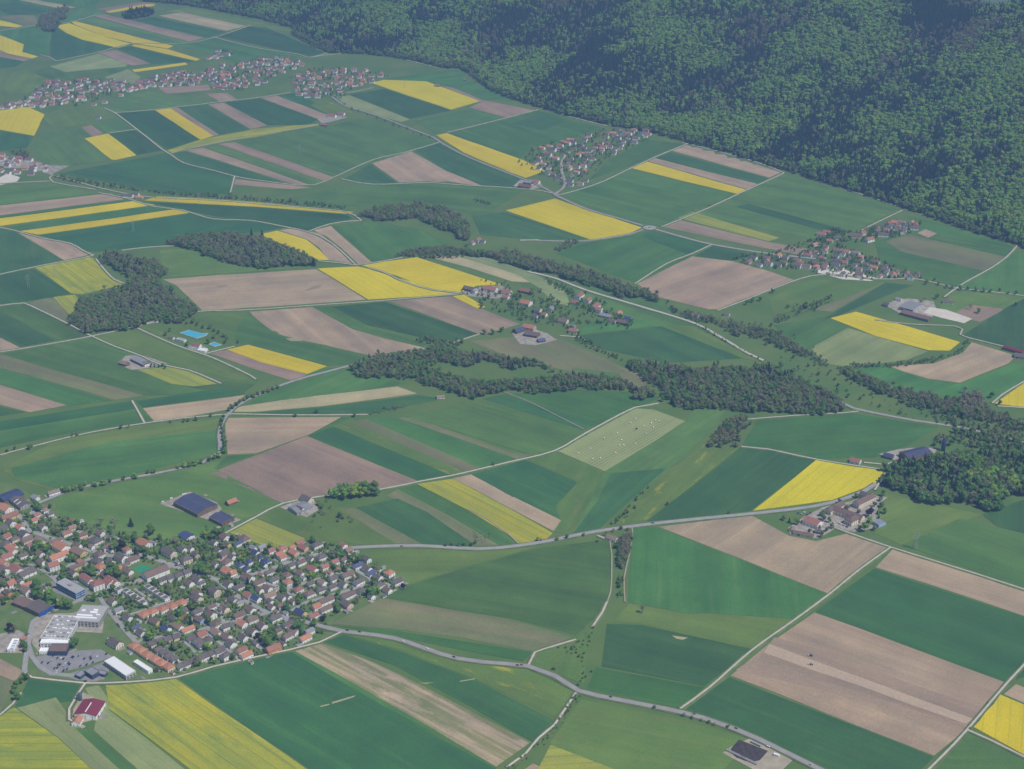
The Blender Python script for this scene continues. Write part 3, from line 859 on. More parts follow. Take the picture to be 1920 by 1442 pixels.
for s in ['942 735 1000 758 1095 806', '880 956 920 978 955 1004 972 1020', '1185 990 1186 1000 1180 1040 1170 1085 1172 1130', '1143 1012 1147 1040 1145 1110 1135 1140']: road('field_track', s, 1.8, 'dirt', 'narrow earth track along a field edge', 1.3, verge=False)
# roundabout: ring of asphalt round a planted middle
rx, ry, rz_ = at(1218, 428)
mb = MB()
ring = [(rx + r_ * math.cos(a_ * math.pi / 16), ry + r_ * math.sin(a_ * math.pi / 16), rz_ + 1.5) for r_ in (15.5, 7.5) for a_ in range(32)]
mb.add(ring, [(k, (k + 1) % 32, 32 + (k + 1) % 32, 32 + k) for k in range(32)])
ringo = mb.build('roundabout', M['asphalt'])
tag(ringo, 'small asphalt roundabout where four roads meet', kind='structure')
mb = MB(); mb.cyl(rx, ry, rz_ + .3, rz_ + 1.8, 7.4, 6.6, 24)
isl = mb.build('roundabout_island', M['lane']); tag(isl, 'round pale island in the middle of the roundabout', kind='structure')
mb = MB(); mb.cyl(rx, ry, rz_ + 1.7, rz_ + 2.2, 4.6, 4.0, 20)
isl = mb.build('roundabout_lawn', M['garden']); tag(isl, 'grass mound on the roundabout island', kind='structure')
# village streets
for s, w in [('27 957 40 972 54 996 90 1008 130 1020 165 1032 200 1043 264 1041 303 1053 337 1067 372 1076 407 1088 434 1111 464 1130 500 1149 532 1157 572 1167', 7.5),
          ('407 1088 446 1083 492 1073 537 1056 590 1041 622 1034', 6), ('532 1155 572 1131 624 1116 669 1103 696 1092 690 1083 680 1078 669 1071', 5.5), ('500 1094 515 1099 537 1105 570 1094 620 1080 657 1068', 5),
          ('185 1115 192 1129 225 1172 257 1207', 6.5), ('185 1115 225 1097 262 1090 300 1070 320 1062', 7), ('252 1105 296 1136', 4), ('223 1159 264 1147 296 1136 315 1130', 4), ('257 1207 264 1201 303 1195 333 1188 381 1180 419 1168 473 1159 500 1150', 5), ('335 1193 367 1225', 4.5), ('381 1180 415 1209 450 1239', 5), ('405 1125 415 1150 419 1168', 5),
          ('62 1165 53 1207 46 1252 47 1262', 6.5), ('53 1210 60 1232 75 1252 95 1264 140 1268', 6.5), ('62 1165 85 1150 115 1140 150 1126 185 1115', 5.5), ('40 972 60 962 70 945', 5.5), ('54 996 70 975 62 960', 5), ('100 1085 130 1060 165 1050 180 1042', 5), ('0 1070 30 1058 60 1060 100 1085 110 1098', 5), ('537 1105 545 1118', 5), ('560 1215 575 1195 565 1180', 4)]:
    road('village_street', s, w, 'asphalt', 'grey village street between houses and gardens', 1.25, verge=False)

def patch(name, s, mat, label, dz=.55, tile=None):
    pts = nums(s)
    if tile: pts = [T(*tile)(p) for p in pts]
    dz = .32 + .07 * layer_of(pts)
    return sheet(name, pts, M[mat], dz, label=label)
patch('village_ground', '-40 905 20 905 60 930 100 935 110 965 180 985 230 1000 300 1012 340 1010 400 1000 425 1000 490 1022 540 1030 575 1010 640 1020 670 1040 700 1065 740 1080 762 1095 740 1110 700 1120 640 1150 620 1172 575 1165 600 1185 640 1186 545 1218 400 1250 330 1270 160 1281 60 1270 45 1245 50 1180 -40 1180', 'garden', 'lawns and gardens the village houses stand on', .4)
patch('car_park', '270 600 500 558 760 545 845 600 600 682 420 722 320 700', 'paving', 'asphalt car park beside the white factory', .62, (0, 3))
patch('forecourt', '470 740 640 690 780 640 820 700 780 770 580 775', 'paving', 'asphalt forecourt round the navy showroom', .6, (0, 3))
patch('factory_yard', '250 330 340 280 545 270 790 200 770 420 545 410 520 545 300 580 240 500', 'yard', 'paved yard round the factories', .58, (0, 3))
patch('factory_yard', '80 180 250 90 300 60 380 130 480 200 320 300 200 260', 'yard', 'paved yard round the dark sheds', .58, (0, 3))
patch('office_yard', '310 60 420 20 640 90 720 150 600 190 420 120', 'paving', 'asphalt yard round the blue and white office', .6, (0, 3))
patch('village_square', '0 0 40 -10 90 0 160 5 120 30 60 40', 'paving', 'asphalt square by the long school roof', .6, (0, 3))
patch('depot_yard', '-20 430 140 400 210 440 165 570 -20 570', 'yard', 'concrete depot yard with parked vehicles', .58, (0, 3))
patch('farm_yard', '1200 900 1420 808 1625 890 1665 935 1640 962 1810 1020 1690 1062 1560 1020 1290 930', 'yard', 'gravel yard of the solar-roofed farm', .55, (0, 2))
patch('farm_yard', '180 925 330 870 430 870 470 945 380 1000 300 975', 'yard', 'gravel yard of the grey farm below the clump of trees', .55, (1, 2))
patch('farm_yard', '890 1290 940 1230 1060 1220 1260 1290 1130 1320 980 1335', 'yard', 'gravel yard of the long grey barn', .55, (0, 1))
patch('farm_yard', '510 1000 560 880 610 860 740 920 740 1060 560 1110 515 1080', 'dirt', 'bare earth yard of the crimson-roofed barn', .55, (0, 3))
patch('farm_yard', '830 525 980 490 1080 480 1270 480 1250 520 1070 585 940 570', 'yard', 'gravel yard of the solar barn near the navy silo', .55, (3, 2))
patch('farm_yard', '150 1080 280 990 420 920 620 880 760 830 900 850 830 900 800 1080 640 1110 510 1080 380 1160 170 1130', 'yard', 'gravel yard of the large roadside institution', .55, (3, 2))
patch('farm_yard', '0 1060 80 1000 260 1060 340 1110 180 1150 60 1140', 'yard', 'gravel yard of the riverside farm', .55, (2, 1))
patch('farm_yard', '1530 730 1830 700 1920 740 1920 800 1780 800 1580 780', 'yard', 'yard of the farm beside the big yellow field', .55, (1, 1))
patch('farm_yard', '880 850 960 805 1060 800 1240 820 1260 870 1230 950 990 910', 'yard', 'yard of the farm next to the riding arena', .55, (3, 1))
patch('village_yard', '350 600 520 570 640 600 830 650 770 668 560 655', 'sand', 'pale building site at the edge of the village', .55, (3, 1))
patch('riding_arena', '1165 905 1215 865 1340 885 1530 952 1470 985 1300 945', 'sand', 'pale sand riding arena beside the grey farm', .6, (3, 1))
patch('dirt_patch', '-20 1340 60 1300 150 1330 130 1360 0 1390', 'sand', 'pale gravel pit by the far hamlet', .5, A)
patch('farm_yard', '-20 1180 120 1170 380 1240 520 1245 380 1310 250 1270 100 1260 -20 1240', 'yard', 'yard of the far hamlet', .5, A)
patch('farm_yard', '460 895 520 880 600 870 690 880 560 915 490 925', 'yard', 'yard of the red-roofed farm between far fields', .5, B)
patch('farm_yard', '10 1395 60 1350 200 1350 230 1400 130 1425', 'yard', 'yard of the farm below the hillside village', .5, (2, 0))
patch('sports_court', '248 1067 267 1059 286 1066 267 1076', 'court', 'green sports court beside the school', .62)
patch('pit_yard', '1355 1412 1372 1400 1405 1385 1450 1398 1490 1422 1460 1450 1425 1450', 'dirt', 'concrete yard of the dung pit by the main road', .6)
patch('poolside_terrace', '355 648 385 650 392 658 376 664 350 655', 'yard', 'paved terrace by the swimming pool', .55)

print('layers', max(f[3] for f in FIELDS), 'roads', len(ROADS))
# ------------------------------------------------------------------ buildings
WIN = MB().box(-.6, .6, -.05, .09, -.7, .7).mesh('window', M['glass'])
BIGWIN = MB().box(-1.6, 1.6, -.05, .09, -.75, .75).mesh('window', M['glass'])
DOOR = MB().box(-.55, .55, -.05, .08, 0, 2.1).mesh('door', M['wall_d'])
GATE = MB().box(-1.9, 1.9, -.05, .08, 0, 3.2).mesh('barn_door', M['wall_d'])
CHIM = MB().box(-.4, .4, -.35, .35, -1.2, 1.1).box(-.48, .48, -.43, .43, 1.1, 1.3).mesh('chimney', M['wall_g'])
SKY = MB().box(-.45, .45, -.6, .6, -.02, .06).mesh('roof_window', M['glass'])

def gable_wall(L, W, H, rise):
    l, w = L / 2, W / 2
    v = [(-l, -w, -1.5), (l, -w, -1.5), (l, w, -1.5), (-l, w, -1.5), (-l, -w, H), (l, -w, H), (l, w, H), (-l, w, H), (-l, 0, H + rise), (l, 0, H + rise)]
    f = [(0, 1, 5, 4), (2, 3, 7, 6), (1, 2, 6, 9, 5), (3, 0, 4, 8, 7)]
    return v, f

def gable_roof(L, W, H, rise, ov=.55, th=.3):
    l = L / 2 + ov * .7; w = W / 2; k = rise / w
    e = w + ov
    v = []
    for x in (-l, l):
        v += [(x, -e, H - ov * k + .05), (x, 0, H + rise + .05), (x, e, H - ov * k + .05), (x, -e, H - ov * k + .05 + th), (x, 0, H + rise + .05 + th), (x, e, H - ov * k + .05 + th)]
    f = [(3, 9, 10, 4), (4, 10, 11, 5), (0, 1, 7, 6), (1, 2, 8, 7), (0, 3, 4, 1), (1, 4, 5, 2), (6, 7, 10, 9), (7, 8, 11, 10), (0, 6, 9, 3), (2, 5, 11, 8)]
    return v, f

def hip_roof(L, W, H, rise, ov=.55, th=.25):
    l, w = L / 2 + ov, W / 2 + ov
    r = max(0.0, l - w * .95)
    z = H - .3
    v = [(-l, -w, z), (l, -w, z), (l, w, z), (-l, w, z), (-l, -w, z + th), (l, -w, z + th), (l, w, z + th), (-l, w, z + th), (-r, 0, H + rise), (r, 0, H + rise)]
    f = [(3, 2, 1, 0), (0, 1, 5, 4), (1, 2, 6, 5), (2, 3, 7, 6), (3, 0, 4, 7), (4, 5, 9, 8), (6, 7, 8, 9), (5, 6, 9), (7, 4, 8)]
    return v, f

HOUSES = []
def building(px, py, L, W, ang, roof='b', wall='w', H=5.0, kind='gable', name='house', desc=None, cat='house', group='houses', win=2, rise=None, exact=None, chim=True, detail=True, sub=0.55, big=False):
    """a building with walls, roof, chimney, door and windows; ang is the ridge direction in degrees"""
    if exact: x, y, z = exact
    else: x, y, z = at(px, py, H * sub)
    a = math.radians(ang)
    e = empty(name, (x, y, z), a)
    if rise is None: rise = min(4.6, W * .5 * .68) if kind == 'gable' else min(4.0, W * .5 * .55)
    if kind == 'gable':
        v, f = gable_wall(L, W, H, rise); mesh_obj('wall', v, f, M['wall_' + wall], e)
        v, f = gable_roof(L, W, H, rise); rf = mesh_obj('roof', v, f, M['roof_' + roof], e)
    elif kind == 'hip':
        v, f = box_vf(-L / 2, L / 2, -W / 2, W / 2, -1.5, H); mesh_obj('wall', v, f, M['wall_' + wall], e)
        v, f = hip_roof(L, W, H, rise); rf = mesh_obj('roof', v, f, M['roof_' + roof], e)
    else:
        v, f = box_vf(-L / 2, L / 2, -W / 2, W / 2, -1.5, H); mesh_obj('wall', v, f, M['wall_' + wall], e)
        mb = MB().box(-L / 2 - .15, L / 2 + .15, -W / 2 - .15, W / 2 + .15, H + .02, H + .35)
        rf = mb.build('roof', M['roof_' + roof], e)
        q = MB()
        t = .35
        for (x0, x1, y0, y1) in ((-L / 2, L / 2, -W / 2, -W / 2 + t), (-L / 2, L / 2, W / 2 - t, W / 2), (-L / 2, -L / 2 + t, -W / 2 + t, W / 2 - t), (L / 2 - t, L / 2, -W / 2 + t, W / 2 - t)):
            q.box(x0, x1, y0, y1, H + .36, H + .8)
        q.build('parapet', M['wall_' + wall], rf)
        rise = .35
    if chim and kind != 'flat':
        data_obj('chimney', CHIM, rf, (L * .22, W * .1, H + rise * .8))
    if detail:
        ca, sa = math.cos(a), math.sin(a)
        first = True
        sides = [((0, -1), L, W / 2, 0.0), ((1, 0), W, L / 2, math.pi / 2), ((0, 1), L, W / 2, math.pi), ((-1, 0), W, L / 2, -math.pi / 2)]
        floors = max(1, int((H - .3) / 2.7))
        for (nx_, ny_), length, off, rz in sides:
            wy = nx_ * sa + ny_ * ca
            if wy > 0.15: continue
            step = 4.6 if big else 3.0
            k = max(1, min(12 if big else win, int((length - 1.2) / step)))
            for fl in range(floors):
                zc = 1.5 + fl * 2.7
                for j in range(k):
                    t = (j - (k - 1) / 2) * (length / (k + .2))
                    if first and fl == 0 and j == 0:
                        data_obj('door', GATE if name == 'barn' else DOOR, e, (nx_ * off - ny_ * t, ny_ * off + nx_ * t, 0.0), rz)
                        first = False
                        continue
                    data_obj('window', BIGWIN if big else WIN, e, (nx_ * off - ny_ * t, ny_ * off + nx_ * t, zc), rz)
    if desc is None:
        desc = '%s %s-roofed %s house' % (('large' if L * W > 260 else 'small' if L * W < 90 else 'mid-sized'), ROOFNAME[roof].replace(' ', '-'), WALLNAME[wall])
    auto(e, desc, cat, group, px_of(x, y, z))
    HOUSES.append((x, y, max(L, W) * .62))
    return e

AB = {'a': -42, 'b': 42}
def tile_houses(ox, oy, rows):
    """each row: x y (8.727 units to a pixel), ridge length, width, ridge direction, roof, extras"""
    for row in rows.strip().split(';'):
        p = row.split()
        if not p: continue
        tx, ty, L, W = map(float, p[:4])
        dr = p[4]; roof = p[5]
        wall = 'w'; H = 5.4; kind = 'gable'
        for ex in p[6:]:
            if ex == 'h': kind = 'hip'
            elif ex == 'f': kind = 'flat'
            elif ex[0] == 'H': H = float(ex[1:])
            else: wall = ex
        jit = R.uniform(-5, 5); L *= .94; W *= .94
        building(ox + tx / 8.727, oy + ty / 8.727, L, W, AB[dr] + jit, roof, wall, H, kind,
                 group='houses of the village in the near corner', win=3)

tile_houses(0, 890, '''580 390 14 10 a g;880 300 20 9 b t;700 560 12 9 b b;745 600 8 6 b t;825 660 10 7 b k;80 560 26 17 a o H6;160 690 28 13 b r y H6;600 672 10 8 b r;570 755 11 10 b o;
700 870 13 11 a b;1200 785 12 11 a r c;1180 880 13 10 b t c;1090 970 15 10 b r;55 900 13 14 b k H7;440 1085 18 14 b b c H7.5;190 1235 24 12 a o;110 1350 18 12 b r;380 1335 13 9 b b;1000 1200 26 18 a o H8;
960 1355 30 14 b o H8;660 1310 12 10 a b H6;1290 1275 26 15 a t y H6;1340 1000 16 11 b b c;1550 1090 20 17 a k h H5;1640 965 14 10 a b;1740 1200 12 9 b b;1620 1320 15 13 a b h H7;1290 1170 10 8 a b;900 1095 22 9 b b H4;1380 1070 7 5 b o H3;400 440 9 6 a r H3;1820 1230 12 9 a k;1500 1190 9 7 a t;240 1180 9 7 a o H3''')
tile_houses(200, 970, '''610 440 24 16 a o H6;330 540 12 10 a r h H7;1020 590 25 13 a k c H9;1300 700 16 14 b k c h H9;1240 535 12 10 a k;1370 520 10 8 a k;1450 625 12 9 a k p;420 700 18 13 b b H5;310 785 14 6 b b H3.5;340 890 18 10 a b;
800 915 40 19 b b H8;60 740 12 10 a k c;1350 1085 14 10 a b;780 425 10 5 a g H3;1480 1345 16 13 a k c H8;1770 1225 16 13 a k c H9;1480 1030 16 12 a k;1560 1085 9 8 b k;1760 420 11 9 a k;1820 560 11 9 a k;1770 785 10 9 a k;110 1070 20 12 a r H6;20 1090 16 12 a r H6;
1160 740 8 5 a g H3;40 480 11 9 b b;160 345 8 5 a g H3''')
tile_houses(400, 970, '''230 460 10 8 a k y;410 440 13 8 b n;300 660 11 9 a k;430 620 8 6 a k y;650 515 12 8 a g;790 500 13 11 b g H4;690 590 12 10 a n;760 665 11 10 a n h;880 730 11 10 a n h;820 785 12 8 a n;590 735 11 10 a n h;430 790 12 10 a n h;545 850 11 10 a n h;
240 900 20 15 a o H6;310 930 12 11 b o;1075 620 12 11 b o;1130 665 12 10 b o;1410 430 14 9 b r p;1290 510 10 8 b o;1320 590 16 12 a o p;1480 510 15 11 a r p;1690 460 18 12 b k h;1590 690 10 8 a k;1770 660 16 12 b k h;1430 750 16 10 b b;1240 810 18 10 b k;1620 860 18 11 a r;1820 820 13 10 b r;
920 910 14 9 b k;780 945 9 6 a r H3;1000 1030 13 11 b k;1200 955 14 12 a b h;1420 930 14 10 a b;1470 1000 9 7 a g H3;1220 1070 14 12 a o h;1590 1100 11 9 b k;1780 1080 13 10 a t;245 1100 13 10 a k;420 1150 16 10 b k;750 1080 18 10 b b;880 1170 15 10 a b;760 1200 11 9 a b;570 1290 15 11 a r;
700 1340 15 11 a n;920 1290 19 12 b t;1120 1320 14 9 a k;1215 1310 11 9 a k;1390 1190 14 11 b r h;1570 1260 16 13 b b h;1760 1200 13 10 b k;1840 1370 24 13 b b;320 1360 13 9 a k c''')
tile_houses(560, 1000, '''570 340 14 11 a b;590 480 12 10 b r;970 540 16 10 b n;1120 590 14 11 a k;1190 660 14 10 b n;800 690 20 12 b b;560 755 14 11 b k;730 845 12 10 a k;980 805 17 11 b k;550 890 12 10 b k;1290 730 14 11 a k;1320 860 14 11 b k h;1610 800 16 12 b k;1450 940 13 9 a b;1010 950 12 10 a k h;1190 1040 10 8 a k;
800 1030 24 12 b b;285 1210 13 12 b o;440 1250 20 10 b b;240 1360 16 10 b r;30 1310 18 12 a n y;660 595 8 5 a o H3;520 650 8 6 a o H3;740 440 10 8 b b;1320 600 6 5 a b H3;860 400 8 6 b t''')
tile_houses(200, 1090, '''340 610 13 10 a k;190 480 13 10 b g;90 340 13 9 a b;790 670 17 11 a b y;1080 620 12 9 a k;480 770 12 9 b n c;560 850 13 10 a k;970 790 13 11 a n;1480 510 15 11 b k;1520 640 15 10 a b l;1710 430 14 9 b b;1790 850 18 11 a t;140 1020 22 14 a k c H6;1900 450 12 10 b k''')
tile_houses(400, 1090, '''430 370 11 7 b g c;180 460 13 11 a b c;420 560 18 12 b b p;610 470 14 11 a b;640 640 16 10 b b;470 710 14 12 a o;210 750 14 10 b k;800 740 13 12 a b;630 830 14 12 a k;490 930 13 11 a k;290 1030 14 12 a k;740 990 16 11 b k;460 1140 16 11 b r;540 1220 18 10 b o;980 1110 22 13 b r O;1010 610 18 12 b k;1220 710 17 10 b k;
1060 820 11 9 b k c;1210 910 15 11 b b;1570 830 14 10 b g;1500 940 18 11 b o;1130 1020 12 6 a k H3;950 430 11 8 a b;1110 410 12 9 b b;930 340 10 8 a k;90 1150 16 12 b k;1300 340 9 7 a b;1190 530 9 6 a g H3''')
tile_houses(0, 1040, '''50 265 20 16 a b H6;270 255 24 16 a r H6;440 310 26 15 b k H6;330 450 10 8 a b;440 500 19 8 b o H4;130 640 14 10 a k O;870 195 16 14 b r H9;680 130 14 10 a b;1255 205 26 9 b b y;1640 210 16 14 a o h;1320 130 10 8 a o;1200 310 14 10 a k c;1420 420 26 12 a r H8;1590 500 18 16 b r h H10;1800 450 16 12 a r H7;390 1380 9 5 b r y H3''')

# terraces of row houses
def terrace(ox, oy, spots, L, W, dr, roof, wall, H, kind, desc, grp):
    for tx, ty in nums(spots):
        building(ox + tx / 8.727, oy + ty / 8.727, L, W, AB[dr], roof, wall, H, kind, name='row_house', desc=desc, cat='row house', group=grp, win=3)
terrace(200, 970, '900 1045 1040 1005 1170 970 1310 915', 12, 10, 'b', 'k', 'w', 6.5, 'gable', 'white row house with steep dark roof', 'stepped white row houses by the school')
terrace(200, 970, '190 1195 320 1220 385 1265 450 1310 520 1360 590 1405', 9.5, 8.5, 'a', 'k', 'w', 5.5, 'flat', 'white cube row house with dark roof', 'upper terrace of white cube row houses')
terrace(200, 970, '680 1155 750 1198 815 1242 885 1288 960 1332', 9.5, 8.5, 'a', 'k', 'w', 5.5, 'flat', 'white cube row house with violet-grey roof', 'lower terrace of white cube row houses')
terrace(200, 1090, '610 555 750 500 910 460 1070 412 1230 360', 14, 13, 'a', 'o', 'w', 5.5, 'hip', 'white square house under orange pyramid roof', 'orange pyramid-roofed houses in a row')
terrace(200, 1090, '735 1035 865 995 990 960 1130 920', 11, 11, 'b', 'k', 'c', 5, 'gable', 'cream gabled row house with dark roof', 'cream gabled row houses')
terrace(200, 1090, '1380 945 1480 1000 1545 1060', 11, 11, 'b', 'k', 'w', 5, 'gable', 'white row house with fire walls on dark roof', 'short dark-roofed terrace')
terrace(200, 1090, '450 1070 560 1140 665 1215 790 1285 900 1355 1015 1410', 13, 12, 'a', 'o', 'c', 5.5, 'hip', 'cream row house under orange tiled roof', 'orange-roofed terrace above the white hall')
terrace(200, 1090, '850 1135 930 1180 1020 1235 1100 1280', 10, 10, 'b', 'k', 'w', 4.5, 'gable', 'white terrace house with pale roof ridges', 'dark terrace behind the orange roofs')
terrace(200, 1090, '1220 1395 1310 1360 1420 1315 1515 1280 1610 1235 1720 1190 1850 1150', 11, 11, 'b', 'k', 'w', 5, 'gable', 'white gabled row house on the village edge', 'white gabled row houses along the edge lane')

def rect_px(p0, p1, p2, z):
    """roof corners seen at height z -> centre, length, width, direction on the ground"""
    A_, B_, C_ = (Vector(at(*p, dz=z)[:2]) for p in (p0, p1, p2))
    u = B_ - A_; w = C_ - B_
    ud = u.normalized()
    n = Vector((-ud.y, ud.x))
    Wd = w.dot(n)
    c = A_ + u / 2 + n * Wd / 2
    return (c.x, c.y, tz(c.x, c.y)), u.length, abs(Wd), math.degrees(math.atan2(u.y, u.x))

def hall(p0, p1, p2, z, roof, wall, kind, name, desc, cat, turn=False, rise=None, big=False, win=3, group=None):
    c, L, W, a = rect_px(p0, p1, p2, z)
    if turn: L, W, a = W, L, a + 90
    e = building(0, 0, L, W, a, roof, wall, z, kind, name, desc, cat, group or 'large halls and barns', win, rise, c, chim=False, big=big)
    return e, L, W

def panels(e, L, W, H, rise, nu=8, nv=3, name='solar_panel', both=False):
    """solar panels on a gable roof, one mesh per panel field"""
    k = rise / (W / 2)
    for side in ((-1, 1) if both else (-1,)):
        for i in range(nu):
            for j in range(nv):
                x0 = -L / 2 + L * i / nu + .45; x1 = -L / 2 + L * (i + 1) / nu - .45
                y0 = W / 2 * (.04 + .92 * j / nv); y1 = W / 2 * (.04 + .92 * (j + 1) / nv) - .5
                zz = lambda y: H + rise - y * k + .42
                v = [(x0, side * y0, zz(y0)), (x1, side * y0, zz(y0)), (x1, side * y1, zz(y1)), (x0, side * y1, zz(y1))]
                v += [(a, b, c + .12) for a, b, c in v]
                mesh_obj(name, v, [(4, 5, 6, 7), (0, 1, 5, 4), (1, 2, 6, 5), (2, 3, 7, 6), (3, 0, 4, 7)], M['roof_n'], e)

e, L_, W_ = hall((325, 942), (370, 964), (404, 944), 7, 'k', 'd', 'gable', 'barn', 'huge barn with dark blue solar roof', 'barn', rise=3.0); panels(e, L_, W_, 7, 3.0, 9, 4, both=True)
e, L_, W_ = hall((392, 970), (416, 982), (441, 971), 6, 'k', 'd', 'gable', 'barn', 'second smaller solar-roofed barn beside the huge one', 'barn', rise=2.6); panels(e, L_, W_, 6, 2.6, 7, 3, both=True)
building(434, 942, 17, 11, 42, 'o', 'd', 4.5, name='barn', desc='small orange-roofed timber barn beside the solar farm', cat='barn', group='large halls and barns')
e, L_, W_ = hall((-6, 930), (8, 940), (38, 921), 6, 'n', 'd', 'gable', 'barn', 'long barn with dark solar roof on the village edge', 'barn', rise=2.4, turn=True); panels(e, L_, W_, 6, 2.4, 7, 3, both=True)
e, L_, W_ = hall((18, 937), (38, 952), (52, 941), 6, 'k', 'g', 'gable', 'barn', 'slate-grey barn with pale skylight strips', 'barn', rise=3.0)
for sx_ in (-.15, .12): MB().box(L_ * sx_, L_ * sx_ + 1.6, -W_ / 2, -.5, 0, .1).build('skylight', M['roof_W'], e).matrix_local = Matrix.Translation((0, 0, 6 + 3.0 + .4)) @ Matrix.Rotation(math.atan2(3.0, W_ / 2), 4, 'X')
hall((334, 1003), (350, 1011), (364, 1003), 4.5, 'n', 'w', 'gable', 'barn', 'solar-roofed white stable on the meadow edge', 'barn', rise=2.2)
# office, factories, halls of the industrial corner
e, L_, W_ = hall((105, 1093), (142, 1113), (160, 1104), 11, 'z', 'l', 'flat', 'office_building', 'pale blue and white flat-roofed office block with blue window bands', 'office', win=0)
for zb in (2.2, 6.0, 9.2):
    MB().box(-L_ / 2 + .8, L_ / 2 - .8, -W_ / 2 - .12, -W_ / 2 + .02, zb - .8, zb + .8).build('window_band', M['wall_v'], e)
    MB().box(L_ / 2 - .02, L_ / 2 + .12, -W_ / 2 + .8, W_ / 2 - .8, zb - .8, zb + .8).build('window_band', M['wall_v'], e)
MB().box(-4, 2, -2, 2, 11.4, 13).build('roof_plant', M['roof_g'], e)
e, L_, W_ = hall((136, 1164.5), (185, 1167), (188, 1136), 9, 'z', 'g', 'flat', 'factory', 'grey flat-roofed factory with white rooftop boxes', 'factory', big=True)
for (x, y, w, d, h) in ((4, 2, 10, 4, 1.4), (5, 8, 6, 4, 1.2), (-6, -7, 22, 3.5, 1.6), (-2, -12, 30, 3, 1.2), (-12, 6, 5, 5, .8), (12, -3, 6, 3, 1)):
    if abs(x) + w / 2 < L_ / 2 - 1 and abs(y) + d / 2 < W_ / 2 - 1: MB().box(x - w / 2, x + w / 2, y - d / 2, y + d / 2, 9.36, 9.36 + h).build('rooftop_box', M['roof_W'], e)
e, L_, W_ = hall((76, 1196), (127, 1198), (133, 1155), 9, 'z', 'w', 'flat', 'factory', 'white factory roof crowded with ventilation boxes', 'factory', big=True)
for i in range(7):
    for j in range(6):
        if R.random() < .82:
            x = -L_ / 2 + 3.5 + (L_ - 7) * i / 6 + R.uniform(-.8, .8); y = -W_ / 2 + 4 + (W_ - 8) * j / 5 + R.uniform(-1, 1)
            w = R.uniform(2.0, 4.2); d = R.uniform(1.3, 2.6)
            MB().box(x - w / 2, x + w / 2, y - d / 2, y + d / 2, 9.36, 9.36 + R.uniform(.8, 1.8)).build('ventilation_box', M[R.choice(['roof_W', 'roof_W', 'roof_g'])], e)
hall((75, 1206), (127, 1206), (127, 1199), 7, 'W', 'w', 'flat', 'factory_annex', 'white flat annex along the front of the factory', 'factory', big=True)
hall((90, 1222), (124, 1222), (126, 1208), 7, 'b', 'v', 'flat', 'factory_annex', 'brown flat-roofed annex with navy walls facing the car park', 'factory', win=0)
hall((73, 1222), (88, 1222), (88, 1215), 5, 'W', 'w', 'flat', 'factory_annex', 'little white annex beside the brown flat roof', 'factory')
hall((22, 1129), (50, 1140), (66, 1128), 6, 'b', 'd', 'gable', 'workshop', 'wide brown workshop roof beside the sawdust yard', 'workshop', rise=1.6)
e, L_, W_ = hall((48, 1138), (73, 1150), (94, 1133), 8, 'k', 'd', 'gable', 'workshop', 'dark workshop with a bright blue gable front', 'workshop', rise=1.8)
MB().box(L_ / 2 + .02, L_ / 2 + .25, -W_ / 2, W_ / 2, 0, 7.9).build('front_panel', noisy_mat('bright_blue_cladding', (.02, .09, .36), (.03, .12, .42), .3), e)
hall((195, 1240), (236, 1268), (259, 1261), 7.5, 'W', 'g', 'flat', 'white_hall', 'large white flat-roofed hall by the edge lane', 'hall', big=True)
hall((250, 1241), (278, 1259), (285, 1254), 5, 'W', 'w', 'flat', 'white_hall', 'narrow white flat-roofed hall beside the larger one', 'hall')
e, L_, W_ = hall((158, 1258), (172, 1267), (186, 1259), 7, 'g', 'v', 'flat', 'showroom', 'navy glass showroom with grey flat roof', 'showroom', win=0)
hall((140, 1266), (150, 1270), (166, 1262), 4, 'g', 'v', 'flat', 'canopy_building', 'low navy canopy wing left of the showroom', 'showroom', win=0)
hall((180, 1262), (196, 1266), (202, 1260), 4, 'g', 'v', 'flat', 'canopy_building', 'low navy wing on the hall side of the showroom', 'showroom', win=0)
e, L_, W_ = hall((13, 1218), (26, 1218), (29, 1198), 4.5, 'W', 'w', 'flat', 'depot_shed', 'white depot shed with dark roof stripes', 'shed')
for k in range(6): MB().box(-1 + 0, L_ / 2 - .6, -W_ / 2 + 1 + k * (W_ - 2) / 6, -W_ / 2 + 1 + k * (W_ - 2) / 6 + 1.4, 4.86, 5.0).build('solar_panel', M['roof_n'], e)
# crimson barn, its house and tanks
e, L_, W_ = hall((139, 1339), (180, 1343), (184, 1314), 6.5, 'R', 'w', 'gable', 'barn', 'crimson-roofed white barn standing alone in the fields', 'barn', turn=True, rise=3.2)
MB().box(-L_ * .45, L_ * .2, -.6, .6, 6.5 + 3.2 + .3, 6.5 + 3.2 + .75).build('ridge_light', M['roof_W'], e)
building(145, 1353, 13, 11, 84, 'o', 'w', 5, name='house', desc='white house with orange roof below the crimson barn', group='farmhouses')
for dx, nm in ((0, 'dark green feed silo at the back of the crimson barn'), (-5, 'thinner dark feed silo against the crimson barn corner')):
    x, y, z = at(151 + dx, 1313)
    e = empty('feed_silo', (x, y, z)); r = 2.6 if dx == 0 else 1.7
    MB().cyl(0, 0, 0, 11 if dx == 0 else 8, r, r, 16).build('tank', M['tank'], e, True)
    MB().cyl(0, 0, 11 if dx == 0 else 8, 12.6 if dx == 0 else 9, r, .3, 16).build('lid', M['tank'], e, True)
    tag(e, nm, 'silo', 'feed silos')
